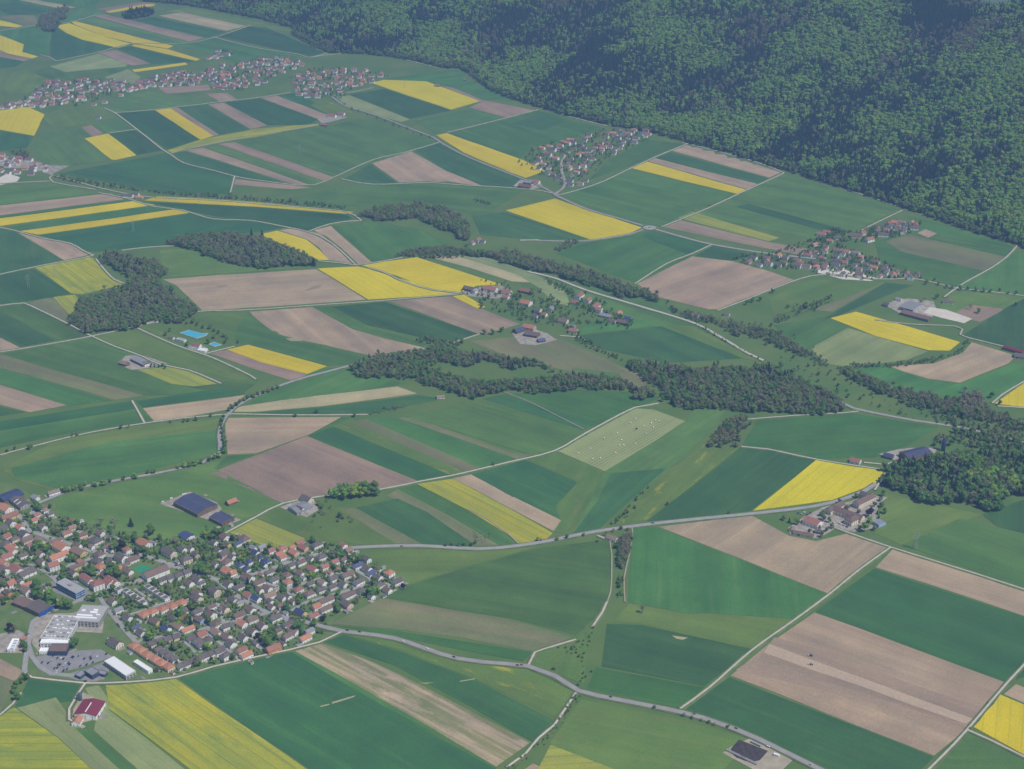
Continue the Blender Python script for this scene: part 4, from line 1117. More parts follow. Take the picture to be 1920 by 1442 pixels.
# farms out in the fields
FG = 'farms out in the fields'
hall((540, 951), (557, 962), (582, 948), 5, 'g', 'g', 'gable', 'barn', 'long grey barn of the farm under the round trees', 'barn', turn=True, rise=2.2, group=FG)
building(575, 937, 20, 13, -40, 'k', 'c', 5.5, name='farmhouse', desc='cream farmhouse with grey roof under the round trees', cat='farmhouse', group=FG)
building(563, 956, 14, 10, -40, 'k', 'w', 5, name='barn', desc='white gabled stable at the front of the grey farm', cat='barn', group=FG)
hall((244, 672), (268, 684), (277, 677), 5.5, 'g', 'd', 'gable', 'barn', 'long pale grey barn beside the field lane', 'barn', rise=2.2, group=FG)
building(233, 682, 18, 11, -30, 't', 'd', 4.5, name='barn', desc='tan-roofed shed in front of the long grey barn', cat='barn', group=FG)
building(275, 682, 14, 11, 40, 'k', 'w', 5, name='farmhouse', desc='dark-roofed farmhouse behind the long grey barn', cat='farmhouse', group=FG)
hall((1687, 575), (1712, 582), (1737, 572), 7, 'g', 'g', 'gable', 'barn', 'wide grey-roofed riding hall', 'barn', rise=3, group=FG)
hall((1688, 586), (1740, 600), (1745, 594), 5, 'b', 'd', 'gable', 'barn', 'very long brown stable beside the riding arena', 'barn', rise=2, group=FG)
building(1662, 572, 12, 10, -42, 'k', 'g', 4.5, name='barn', desc='turquoise tent hall at the end of the riding farm', cat='tent hall', group=FG)
building(1778, 567, 22, 9, -20, 'b', 'w', 4, name='farmhouse', desc='low brown-roofed house above the riding arena', cat='farmhouse', group=FG)
building(1685, 562, 12, 8, -30, 'g', 'w', 4, name='farmhouse', desc='small grey house behind the riding hall', cat='farmhouse', group=FG)
hall((1880, 651), (1916, 661), (1919, 657), 5, 'R', 'd', 'gable', 'barn', 'long narrow crimson-roofed shed at the lane', 'barn', rise=1.5, group=FG)
building(1912, 668, 20, 16, -20, 'k', 'g', 4, name='barn', desc='dark grey barn below the crimson shed', cat='barn', group=FG)
e, L_, W_ = hall((1686, 848), (1704, 860), (1750, 850), 7.5, 'k', 'd', 'gable', 'barn', 'big dark blue solar barn beside the navy silo', 'barn', turn=True, rise=3.2, group=FG); panels(e, L_, W_, 7.5, 3.2, 8, 3, both=True)
building(1666, 856, 16, 12, -30, 'n', 'd', 4, name='barn', desc='small solar-roofed shed left of the big solar barn', cat='barn', group=FG)
building(1683, 871, 15, 12, 75, 'r', 'w', 6.5, name='farmhouse', desc='white farmhouse with red gable roof at the wood edge', cat='farmhouse', group=FG)
building(1604, 865, 17, 12, -30, 'r', 'w', 4.5, name='farmhouse', desc='red-roofed house at the tip of the yellow field', cat='farmhouse', group=FG)
x, y, z = at(1768, 845)
e = empty('tower_silo', (x, y, z)); MB().cyl(0, 0, 0, 23, 3.6, 3.6, 20).build('tower', M['bluetower'], e, True); MB().cyl(0, 0, 23, 24.3, 3.6, .6, 20).build('dome', M['bluetower'], e, True)
MB().box(-4.4, -3.5, -.5, .5, 0, 24).build('ladder_shaft', M['wall_w'], e); tag(e, 'tall navy tower silo beside the solar barn', 'silo')
# institution on the country road
IG = 'buildings of the roadside institution'
building(1566, 953, 36, 12, 40, 'b', 'c', 7.5, name='institution_wing', desc='cream brown-roofed wing along the country road', cat='building', group=IG, win=6)
building(1590, 965, 52, 13, -40, 'b', 'c', 8, name='institution_wing', desc='long cream wing with brown roof in the middle of the institution', cat='building', group=IG, win=9)
building(1599, 975, 24, 15, 40, 'b', 'c', 8.5, 'hip', name='institution_wing', desc='cream hip-roofed front block facing the fields', cat='building', group=IG, win=5)
building(1620, 940, 42, 13, 40, 'b', 'c', 8, name='institution_wing', desc='rear cream wing with brown roof by the copper beech', cat='building', group=IG, win=8)
building(1622, 930, 16, 12, -40, 'k', 'c', 7, name='institution_wing', desc='small dark-roofed back block of the institution', cat='building', group=IG, win=3)
hall((1636, 978), (1648, 985), (1660, 979), 5, 'g', 'l', 'flat', 'institution_annex', 'pale blue flat-roofed annex beside the round green tree', 'building', group=IG)
building(1524, 980, 26, 19, -42, 'r', 'w', 6, name='farmhouse', desc='big red-roofed farmhouse in front of the institution', cat='farmhouse', group=IG, win=4)
building(1507, 1002, 32, 8, -22, 'b', 'c', 3.5, name='barn', desc='long low brown shed at the edge of the bare field', cat='shed', group=IG)
building(1485, 993, 10, 7, 60, 't', 'c', 3.5, name='barn', desc='little tan-roofed shed by the long low shed', cat='shed', group=IG)
building(1534, 997, 10, 8, -20, 'k', 'd', 3.5, name='barn', desc='small dark timber shed behind the red farmhouse', cat='shed', group=IG)
building(1148, 1010, 17, 11, -35, 't', 'w', 4, name='farmhouse', desc='lone pale house by the country road and purple trees', cat='farmhouse', group=FG)
# riverside farm and hamlet
HG = 'houses of the riverside hamlet'
for row in '''505 780 22 13 60 r w 6;570 815 16 12 60 r w 5;622 862 24 14 60 r w 6;655 888 13 11 -30 r w 7;105 835 22 18 -30 o w 6;100 745 26 12 -30 r d 5;190 890 16 12 -30 k w 6;238 922 13 10 -30 r w 4;170 935 14 10 -30 k w 4;290 880 12 10 60 g c 7;385 970 20 15 -30 b c 5;800 915 14 11 60 o c 5;700 930 24 11 -30 g g 4;755 972 15 9 -30 b w 4;828 980 20 12 -30 b d 5;870 955 15 11 -30 n w 4;470 830 15 11 -30 r w 4;130 1018 24 16 -25 o p 6;50 1040 22 14 40 n d 5;150 1070 28 17 -25 k d 5;220 1115 15 10 20 n d 4;460 1045 17 12 -20 r c 6;450 1012 14 9 -20 g g 4;1375 932 16 11 -25 k w 6;1610 920 12 9 -20 b w 4;910 1308 14 9 -20 b w 4;300 0 1 1 0 k w 3'''.split(';')[:-1]:
    p = row.split(); tx, ty, L, W, an = map(float, p[:5])
    building(960 + tx / 4, 360 + ty / 4, L, W, an, p[5], p[6], float(p[7]), name='farmhouse', group=HG, win=3)
for row in '''1760 732 28 15 -25 r w 6;1880 755 20 14 -25 r w 5;1600 730 26 13 -30 k d 5;1872 792 14 10 -25 r w 4;1640 745 14 10 60 g w 5;1620 385 12 10 60 r w 5;1665 365 16 11 60 r w 5;1700 375 11 9 -20 k w 4'''.split(';'):
    p = row.split(); tx, ty, L, W, an = map(float, p[:5])
    building(480 + tx / 4, 360 + ty / 4, L, W, an, p[5], p[6], float(p[7]), name='farmhouse', group=HG, win=3)
# swimming pool buildings
for px, py, L, W, an, rf, ds in ((370, 648, 16, 9, -30, 'r', 'red-roofed white bath house by the swimming pool'), (340, 638, 20, 8, -30, 'z', 'flat grey changing rooms beside the swimming pool'), (380, 657, 17, 12, -20, 'W', 'white pavilion with white roof below the swimming pool'), (322, 634, 11, 7, -30, 'b', 'small brown hut by the lane to the swimming pool'), (286, 603, 24, 7, 20, 't', 'long low shed at the foot of the wood')):
    building(px, py, L, W, an, rf, 'w', 3.8, 'flat' if rf in 'zW' else 'gable', name='pool_building', desc=ds, cat='building', group='swimming pool buildings')
# farms farther off
for row in '''622 218 26 12 -20 r w 5;640 214 20 12 -20 r w 5;608 235 18 10 -20 r d 4;820 161 16 9 -20 t d 4;872 150 9 7 -20 r d 3;707 101 14 10 -20 t w 5;707 346 1 1 0 r w 3;984 350 30 15 -25 b d 5;990 343 20 12 -25 g d 5;1005 342 18 13 -25 r w 5;1047 335 16 10 -20 k w 5;1068 340 18 11 -20 k w 5;1070 347 14 10 -20 k w 5;1088 345 16 10 -20 r w 5;1098 339 14 9 -20 k w 5;240 368 26 12 -10 k w 5;254 365 18 10 -10 k w 4;262 371 18 9 -10 o y 4;184 221 16 9 -15 k w 4;196 192 16 9 -10 r w 5;176 196 14 8 -10 r w 4;227 179 13 9 -10 o w 5;28 69 1 1 0 k w 3;826 745 14 8 10 t w 3;1540 440 20 12 -20 r w 5;1550 436 16 11 -20 r w 5;1556 452 14 10 -20 r w 4;1528 459 14 9 30 o w 4;1548 464 12 9 -30 b w 4;1570 447 18 9 -10 k w 4;1605 443 26 14 -15 b c 6;1617 438 14 12 40 r c 5;1630 450 20 13 30 r w 6;1656 441 24 11 -10 k w 5'''.split(';'):
    p = row.split(); px, py, L, W, an = map(float, p[:5])
    if L < 3: continue
    building(px, py, L, W, an, p[5], p[6], float(p[7]), name='farmhouse', group='scattered houses farther off', win=2, chim=False, detail=py > 300)

# villages filled house by house inside their outline
def inside(x, y, poly):
    c = False; n = len(poly); j = n - 1
    for i in range(n):
        xi, yi = poly[i]; xj, yj = poly[j]
        if (yi > y) != (yj > y) and x < (xj - xi) * (y - yi) / (yj - yi) + xi: c = not c
        j = i
    return c
RARR = np.array([(qx, qy, w / 2) for pts, w in ROADS for qx, qy in pts])
def near_road(x, y, m):
    return bool((np.hypot(RARR[:, 0] - x, RARR[:, 1] - y) < RARR[:, 2] + m + 4).any())
def village_spots(s, n, gap, seed):
    rr = random.Random(seed)
    poly = [at(*p)[:2] for p in nums(s)]
    xs = [p[0] for p in poly]; ys = [p[1] for p in poly]
    out = []
    for _ in range(n * 60):
        if len(out) >= n: break
        x, y = rr.uniform(min(xs), max(xs)), rr.uniform(min(ys), max(ys))
        if not inside(x, y, poly): continue
        if any((x - a) ** 2 + (y - b) ** 2 < gap * gap for a, b in out): continue
        if any((x - a) ** 2 + (y - b) ** 2 < (c + gap * .45) ** 2 for a, b, c in HOUSES): continue
        if near_road(x, y, 5): continue
        out.append((x, y))
    return out
VILL = []
def village(s, n, gap, seed, grp, roofs='rrroobbbbkkkkt', base=-25, walls='wwwwwcp', detail=False, name='house'):
    rr = random.Random(seed + 1)
    for x, y in village_spots(s, n, gap, seed):
        L = rr.uniform(11, 19); W = rr.uniform(9, 13)
        building(0, 0, L, W, base + rr.choice((0, 0, 90)) + rr.uniform(-9, 9), rr.choice(roofs), rr.choice(walls), rr.uniform(4.5, 7), rr.choice(('gable', 'gable', 'gable', 'hip')), group=grp, name=name,
                 exact=(x, y, tz(x, y)), win=2, chim=False, detail=detail)
village('975 305 1000 285 1050 268 1075 262 1090 275 1110 285 1120 300 1100 328 1050 345 1020 322 985 312', 42, 16, 3, 'houses of the village at the forest foot')
village('1060 265 1110 250 1130 244 1150 255 1190 268 1150 292 1100 285', 22, 16, 4, 'houses of the village at the forest foot')
village('1145 248 1175 238 1212 248 1218 258 1180 266 1150 262', 15, 16, 5, 'houses of the village at the forest foot')
village('1378 484 1410 478 1450 475 1500 478 1540 472 1560 468 1600 475 1640 490 1690 515 1660 524 1600 520 1545 518 1500 505 1440 505 1400 496', 48, 17, 6, 'houses of the village by the gravel lane', base=-28, detail=True)
village('1640 432 1670 420 1715 420 1722 432 1690 440 1645 446', 15, 16, 8, 'houses of the village by the gravel lane', base=-20, detail=True)
village('1675 512 1720 518 1725 526 1680 524', 4, 20, 9, 'houses of the village by the gravel lane', base=-20)

for bx_, by_, br_ in ((267, 1068, 20), (262, 1072, 14), (300, 1075, 10), (80, 1090, 16), (330, 1065, 12)):
    x, y, z = at(bx_, by_); HOUSES.append((x, y, br_))          # courts and squares stay open
village('0 985 30 975 60 1000 130 1022 200 1045 260 1045 320 1062 290 1068 240 1085 190 1090 150 1060 100 1080 0 1085', 26, 14.5, 12, 'houses of the old village centre', base=-42, detail=True, name='town_house')
village('0 1090 60 1092 100 1085 90 1110 40 1120 0 1130', 8, 15, 13, 'houses of the old village centre', base=-42, detail=True, name='town_house')
village('420 1000 490 1024 545 1034 640 1024 740 1085 640 1145 560 1160 600 1180 450 1235 400 1245 300 1190 340 1130 410 1095', 34, 16.5, 14, 'infill houses of the near village', base=-42, detail=True, name='town_house')
# the far villages: hundreds of houses a few pixels across, one mass of real little houses
def far_village(specs):
    mb = MB(); mats = []; idx = {}
    def mi(k):
        if k not in idx: idx[k] = len(mats); mats.append(M[k])
        return idx[k]
    rr = random.Random(77)
    for s, n, gap, seed in specs:
        for x, y in village_spots(s, n, gap, seed):
            HOUSES.append((x, y, 9))
            L = rr.uniform(12, 21); W = rr.uniform(9, 13); H = rr.uniform(4.5, 7.5)
            a = math.radians(-12 + rr.choice((0, 0, 90)) + rr.uniform(-15, 15)); z = tz(x, y)
            Mx = Matrix.Translation((x, y, z)) @ Matrix.Rotation(a, 4, 'Z')
            rise = W * .5 * .65
            v, f = gable_wall(L, W, H, rise); mb.add([Mx @ Vector(p) for p in v], f, mi('wall_' + rr.choice('wwwwwwcp')))
            v, f = gable_roof(L, W, H, rise); mb.add([Mx @ Vector(p) for p in v], f, mi('roof_' + rr.choice('rrrrobbbbkkt')))
    o = mb.build('distant_houses', mats)
    tag(o, 'distant villages of red and brown roofed white houses across the far valley', kind='stuff')
far_village([('40 197 80 165 110 158 150 152 200 150 262 156 250 172 200 172 170 185 140 195 90 200 60 203', 76, 17, 21), ('255 165 275 150 310 137 350 136 378 148 372 160 300 166', 38, 17, 22),
             ('372 135 400 125 440 122 480 112 520 108 560 112 570 125 520 140 480 165 420 172 378 155', 86, 17.5, 23), ('540 150 580 135 640 130 700 132 730 145 690 158 655 165 640 185 590 187 560 180', 72, 17, 24),
             ('395 102 410 96 437 100 432 107 380 114', 10, 15, 25), ('0 292 30 295 70 305 95 318 80 326 40 330 0 325', 20, 19, 26), ('75 172 90 155 105 152 110 160', 6, 16, 27), ('250 172 262 156 290 150 280 165', 10, 15, 28), ('0 205 20 195 45 192 40 204', 8, 17, 30)])

# drives, terraces and little garages that go with the houses of the near village
rr = random.Random(5)
dv_ = MB()
near = [h for h in HOUSES if h[1] < 2560 and h[0] < -150]
for hx, hy, hr in near:
    for _ in range(rr.choice((1, 2, 2))):
        a = rr.uniform(0, 6.28); d = hr + rr.uniform(1.0, 3.5)
        x, y = hx + d * math.cos(a), hy + d * math.sin(a)
        w, l, t = rr.uniform(1.6, 3.2), rr.uniform(2.5, 6), math.radians(rr.choice((42, -42)) + rr.uniform(-6, 6))
        if any((x - b[0]) ** 2 + (y - b[1]) ** 2 < (b[2] * .7) ** 2 for b in near): continue
        z = tz(x, y) + .62 + rr.uniform(0, .05)
        ct, st = math.cos(t), math.sin(t)
        dv_.add([(x + ct * u - st * v, y + st * u + ct * v, z) for u, v in ((-l, -w), (l, -w), (l, w), (-l, w))], [(0, 1, 2, 3)], rr.choice((0, 0, 1)))
o = dv_.build('driveways', [M['yard'], M['paving']]); tag(o, 'paved drives and terraces beside the houses of the near village', kind='stuff')
cnt_ = 0
for hx, hy, hr in list(near):
    if cnt_ >= 70 or rr.random() < .55: continue
    a = rr.uniform(0, 6.28); x, y = hx + (hr + 5) * math.cos(a), hy + (hr + 5) * math.sin(a)
    if near_road(x, y, 2) or any((x - b[0]) ** 2 + (y - b[1]) ** 2 < (b[2] + 3.5) ** 2 for b in HOUSES): continue
    building(0, 0, rr.uniform(6, 8), rr.uniform(3.5, 5), rr.choice((42, -42)), rr.choice('kzgtb'), rr.choice('wwcg'), 2.7, rr.choice(('flat', 'gable')), name='garage', desc=rr.choice(('small low garage', 'little garden shed', 'low car shelter')), cat='garage', group='garages and sheds in the near village', exact=(x, y, tz(x, y)), chim=False, win=1)
    cnt_ += 1
# ------------------------------------------------------------------ trees
def crown_geo(mb, h, r, base, n, seed, size, core=True, conic=False, lobes=5):
    """leaf clumps spread through a lobed crown"""
    rr = random.Random(seed)
    lob = [(rr.uniform(-.5, .5) * r, rr.uniform(-.5, .5) * r, rr.uniform(.25, .85)) for _ in range(lobes)]
    zc = base + (h - base) * .5; hz = (h - base) * .5
    for i in range(n):
        lx, ly, lt = lob[i % lobes]
        lr = r * rr.uniform(.50, .66)
        th = rr.uniform(0, 2 * math.pi); cz = rr.uniform(-.75, 1)
        s_ = math.sqrt(max(0, 1 - cz * cz)); d = rr.uniform(.72, 1.0)
        p = Vector((lx + lr * s_ * math.cos(th) * d, ly + lr * s_ * math.sin(th) * d, base + (h - base) * lt + lr * .9 * cz * d))
        p.z = max(base * .8, min(h, p.z))
        nrm = (Vector((s_ * math.cos(th), s_ * math.sin(th), cz)) + Vector((rr.uniform(-.6, .6), rr.uniform(-.6, .6), rr.uniform(-.3, .7)))).normalized()
        u = nrm.orthogonal().normalized(); w = nrm.cross(u)
        q = rr.uniform(.7, 1.3) * size
        a0 = rr.uniform(0, 6.28)
        vs = []
        for k in range(5):
            a = a0 + k * 1.2566; q2 = q * rr.uniform(.55, 1.15)
            vs.append(p + (u * math.cos(a) + w * math.sin(a)) * q2 - nrm * (q2 * .25))
        vs.append(p + nrm * q * .25)
        mb.add(vs, [(k, (k + 1) % 5, 5) for k in range(5)], 0)
    if core:
        for lx, ly, lt in lob:
            cr = r * .48
            b = []
            for k in range(6):
                a = k * math.pi / 3
                b.append((lx + cr * math.cos(a), ly + cr * math.sin(a), base + (h - base) * lt))
            t = (lx, ly, min(h, base + (h - base) * lt + cr)); bo = (lx, ly, max(base, base + (h - base) * lt - cr))
            mb.add(b + [t, bo], [(k, (k + 1) % 6, 6) for k in range(6)] + [((k + 1) % 6, k, 7) for k in range(6)], 0)

def trunk_geo(mb, h, base, r, seed, m=1):
    rr = random.Random(seed)
    mb.cyl(0, 0, -.8, base + (h - base) * .55, h * .022, h * .008, 6, m)
    for k in range(4):
        a = k * 1.57 + rr.uniform(-.5, .5)
        z0 = base * rr.uniform(.7, 1.1)
        mb.bar((0, 0, z0), (r * .6 * math.cos(a), r * .6 * math.sin(a), z0 + (h - base) * rr.uniform(.3, .55)), h * .006, m)

def fir_geo(mb, h, r, seed):
    rr = random.Random(seed)
    tiers = 8
    for t in range(tiers):
        f = t / tiers
        z0 = h * (.10 + .86 * f); z1 = z0 + h * .20 * (1.05 - f * .5)
        R0 = r * (1 - f) ** .85 * rr.uniform(.9, 1.1) + .15
        n = 9
        vs = []
        a0 = rr.uniform(0, 6)
        for k in range(2 * n):
            a = a0 + math.pi * k / n
            q = R0 * (rr.uniform(.85, 1.15) if k % 2 == 0 else rr.uniform(.5, .68))
            vs.append((q * math.cos(a), q * math.sin(a), z0 - (R0 * .22 if k % 2 == 0 else 0)))
        vs.append((rr.uniform(-.1, .1), rr.uniform(-.1, .1), min(h, z1)))
        mb.add(vs, [(k, (k + 1) % (2 * n), 2 * n) for k in range(2 * n)], 0)

def tree_meshes(kind, seed):
    """crown and trunk meshes of one tree of 10 m, to be scaled"""
    c = MB(); t = MB()
    if kind == 'fir':
        fir_geo(c, 10, 2.3, seed); t.cyl(0, 0, -.6, 2.2, .24, .16, 6); mat = 'leaf_fir'
    elif kind == 'bare':
        crown_geo(c, 10, 3.7, 2.2, 95, seed, .58, core=False, lobes=7); trunk_geo(t, 10, 2.4, 3.2, seed, 0); mat = 'leaf_bare'
    elif kind == 'tall':
        crown_geo(c, 10, 1.5, 1.0, 80, seed, .55, lobes=7); trunk_geo(t, 10, 1.0, 1.2, seed, 0); mat = 'leaf_mid'
    else:
        crown_geo(c, 10, 4.1, 1.8, 140, seed, .78, lobes=7); trunk_geo(t, 10, 2.2, 3, seed, 0)
        mat = {'bright': 'leaf_bright', 'mid': 'leaf_mid', 'dull': 'leaf_dull', 'copper': 'leaf_copper'}[kind]
    return c.mesh('crown', M[mat]), t.mesh('trunk', M['bark'])
TREES = {k: [tree_meshes(k, 100 * i + j) for j in range(3)] for i, k in enumerate(('bright', 'mid', 'dull', 'bare', 'fir', 'tall', 'copper'))}

PROTO = bpy.data.collections.new('forest_tree_kinds')          # kinds the woods are grown from
KIDX = {}
for i, k in enumerate(('bright', 'mid', 'dull', 'bare', 'fir')):
    KIDX[k] = []
    for j in range(3):
        c, t = TREES[k][j]
        mb = MB()
        mb.add([v.co for v in c.vertices], [tuple(p.vertices) for p in c.polygons], 0)
        mb.add([v.co for v in t.vertices], [tuple(p.vertices) for p in t.polygons], 1)
        me = mb.mesh('tree_kind', [c.materials[0], M['bark']])
        o = bpy.data.objects.new('tree_kind_%02d' % (3 * i + j), me)
        PROTO.objects.link(o)
        KIDX[k].append(3 * i + j)

ng = bpy.data.node_groups.new('grow_wood', 'GeometryNodeTree')
ng.interface.new_socket('Geometry', in_out='INPUT', socket_type='NodeSocketGeometry')
ng.interface.new_socket('Geometry', in_out='OUTPUT', socket_type='NodeSocketGeometry')
gi = ng.nodes.new('NodeGroupInput'); go = ng.nodes.new('NodeGroupOutput')
ci = ng.nodes.new('GeometryNodeCollectionInfo'); ci.inputs['Collection'].default_value = PROTO
ci.inputs['Separate Children'].default_value = True; ci.inputs['Reset Children'].default_value = True
ip = ng.nodes.new('GeometryNodeInstanceOnPoints'); ip.inputs['Pick Instance'].default_value = True
def attr_node(nm, dt):
    n = ng.nodes.new('GeometryNodeInputNamedAttribute'); n.data_type = dt; n.inputs['Name'].default_value = nm
    return n.outputs['Attribute']
cxyz = ng.nodes.new('ShaderNodeCombineXYZ')
ng.links.new(attr_node('turn', 'FLOAT'), cxyz.inputs['Z'])
ng.links.new(gi.outputs[0], ip.inputs['Points'])
ng.links.new(ci.outputs[0], ip.inputs['Instance'])
ng.links.new(attr_node('pick', 'INT'), ip.inputs['Instance Index'])
ng.links.new(cxyz.outputs[0], ip.inputs['Rotation'])
ng.links.new(attr_node('size', 'FLOAT_VECTOR'), ip.inputs['Scale'])
ng.links.new(ip.outputs[0], go.inputs[0])

def grow(name, pts, kinds, heights, label, seed):
    rr = np.random.RandomState(seed)
    n = len(pts)
    me = bpy.data.meshes.new(name)
    me.vertices.add(n)
    me.vertices.foreach_set('co', np.asarray(pts, np.float32).ravel())
    pick = np.array([KIDX[k][rr.randint(3)] for k in kinds], np.int32)
    a = me.attributes.new('pick', 'INT', 'POINT'); a.data.foreach_set('value', pick)
    a = me.attributes.new('turn', 'FLOAT', 'POINT'); a.data.foreach_set('value', rr.uniform(0, 6.28, n).astype(np.float32))
    s = np.asarray(heights) / 10
    wd = s * rr.uniform(.85, 1.2, n)
    a = me.attributes.new('size', 'FLOAT_VECTOR', 'POINT'); a.data.foreach_set('vector', np.column_stack([wd, wd, s]).astype(np.float32).ravel())
    o = bpy.data.objects.new(name, me)
    COL.objects.link(o)
    md = o.modifiers.new('grow', 'NODES'); md.node_group = ng
    tag(o, label, kind='stuff')
    return o

def vnoise(x, y, s, seed):
    """smooth value noise"""
    rr = np.random.RandomState(seed); g = rr.rand(256, 256)
    u = x / s; v = y / s
    i = np.floor(u).astype(int); j = np.floor(v).astype(int)
    fu = u - i; fv = v - j
    fu = fu * fu * (3 - 2 * fu); fv = fv * fv * (3 - 2 * fv)
    G = lambda a, b: g[a % 256, b % 256]
    return (G(i, j) * (1 - fu) + G(i + 1, j) * fu) * (1 - fv) + (G(i, j + 1) * (1 - fu) + G(i + 1, j + 1) * fu) * fv

def spread_points(poly, gap, seed, jitter=.45, wavy=0.0):
    rr = np.random.RandomState(seed)
    P = np.array(poly)
    x0, y0 = P.min(0); x1, y1 = P.max(0)
    xs, ys = np.meshgrid(np.arange(x0, x1, gap), np.arange(y0, y1, gap))
    xs = xs.ravel() + rr.uniform(-jitter, jitter, xs.size) * gap
    ys = ys.ravel() + rr.uniform(-jitter, jitter, ys.size) * gap
    tx_ = xs + (vnoise(xs, ys, 45, seed + 3) - .5) * 2 * wavy; ty_ = ys + (vnoise(xs, ys, 45, seed + 4) - .5) * 3 * wavy
    ins = np.zeros(xs.size, bool)
    n = len(P); j = n - 1
    for i in range(n):
        xi, yi = P[i]; xj, yj = P[j]
        c = ((yi > ty_) != (yj > ty_)) & (tx_ < (xj - xi) * (ty_ - yi) / (yj - yi + 1e-9) + xi)
        ins ^= c; j = i
    return xs[ins], ys[ins]

# the big forest on the hillside
rr_ = np.random.RandomState(5)
xs, ys = np.meshgrid(np.arange(-2600, 2500, 8.8), np.arange(2900, 7400, 8.8))
xs = xs.ravel() + rr_.uniform(-4.2, 4.2, xs.size); ys = ys.ravel() + rr_.uniform(-4.2, 4.2, ys.size)
keep = (np.abs(xs) < 0.40 * ys + 60)
xs, ys = xs[keep], ys[keep]
d_ = foot_dist(xs, ys)
keep = (d_ > 3) & (d_ < 1120)
xs, ys, d_ = xs[keep], ys[keep], d_[keep]
zs = terrain(xs, ys)
# leave out what the ridge or the frame hides
dist = np.sqrt(xs ** 2 + ys ** 2)
dep_ = np.arctan2(CAM_H - zs - 25, dist)
keep = (dep_ > math.radians(9.6)) | (d_ < 40)
xs, ys, zs, d_ = xs[keep], ys[keep], zs[keep], d_[keep]
n1 = vnoise(xs, ys, 240, 1) * .50 + vnoise(xs, ys, 80, 2) * .32 + vnoise(xs, ys, 30, 3) * .18
n2 = vnoise(xs, ys, 180, 4) * .6 + vnoise(xs, ys, 55, 5) * .4
ud = rr_.rand(xs.size)
side = np.clip((xs - 100) / 1100, 0, 1)                      # more fresh beech towards the near end of the hill
v = n1 * 1.45 - .09 + (ud - .5) * .50 + side * .15 - np.clip((d_ - 420) / 450, 0, 1) * .20 - .13
q1, q2, q3 = np.quantile(v, (.44, .52, .62))
kinds = np.where(v > q3, 'bright', np.where(v > q2, 'mid', np.where(v > q1, 'dull', 'fir'))).astype(object)
barem = (n2 + (ud - .5) * .45 > .66) & (v < q3)
kinds[barem] = 'bare'
edge = (d_ < 22) & (rr_.rand(xs.size) < .8)
kinds[edge] = np.where(rr_.rand(edge.sum()) < .5, 'dull', 'mid')
hh = np.where(kinds == 'fir', rr_.uniform(18, 33, xs.size), rr_.uniform(12, 24, xs.size)) * np.where(d_ < 18, .75, 1)
# the felled swath under the power line and the small clearings high on the slope
keep = np.ones(xs.size, bool)
sa_, sb_ = hill_at(862, 92), hill_at(952, 2)
ab = np.array([sb_[0] - sa_[0], sb_[1] - sa_[1]]); L_ab = np.hypot(*ab)
tt = ((xs - sa_[0]) * ab[0] + (ys - sa_[1]) * ab[1]) / L_ab ** 2
off = np.abs((xs - sa_[0]) * ab[1] - (ys - sa_[1]) * ab[0]) / L_ab
sw = (off < 11) & (tt > 0) & (tt < 1.3)
kinds[sw] = 'dull'; hh[sw] = 6
open_at = []
for cpx, cpy, cr in ((1586, 58, 15), (1604, 68, 13)):
    cx_, cy_, cz_ = hill_at(cpx, cpy)
    open_at.append((cx_, cy_, cr))
    keep &= np.hypot(xs - cx_, (ys - cy_) * .6) > cr
pc = np.array([p.center[:] for p in ground.data.polygons])
mi_ = np.zeros(len(pc), np.int32); ground.data.polygons.foreach_get('material_index', mi_)
for cx_, cy_, cr in open_at: mi_[np.hypot(pc[:, 0] - cx_, (pc[:, 1] - cy_) * .6) < cr + 8] = 0
ground.data.polygons.foreach_set('material_index', mi_)
xs, ys, zs, kinds, hh = xs[keep], ys[keep], zs[keep], kinds[keep], hh[keep]
grow('hillside_forest', np.column_stack([xs, ys, zs]), kinds, hh, 'mixed forest of fresh beech and dark firs covering the hill', 6)
print('forest trees', len(xs))

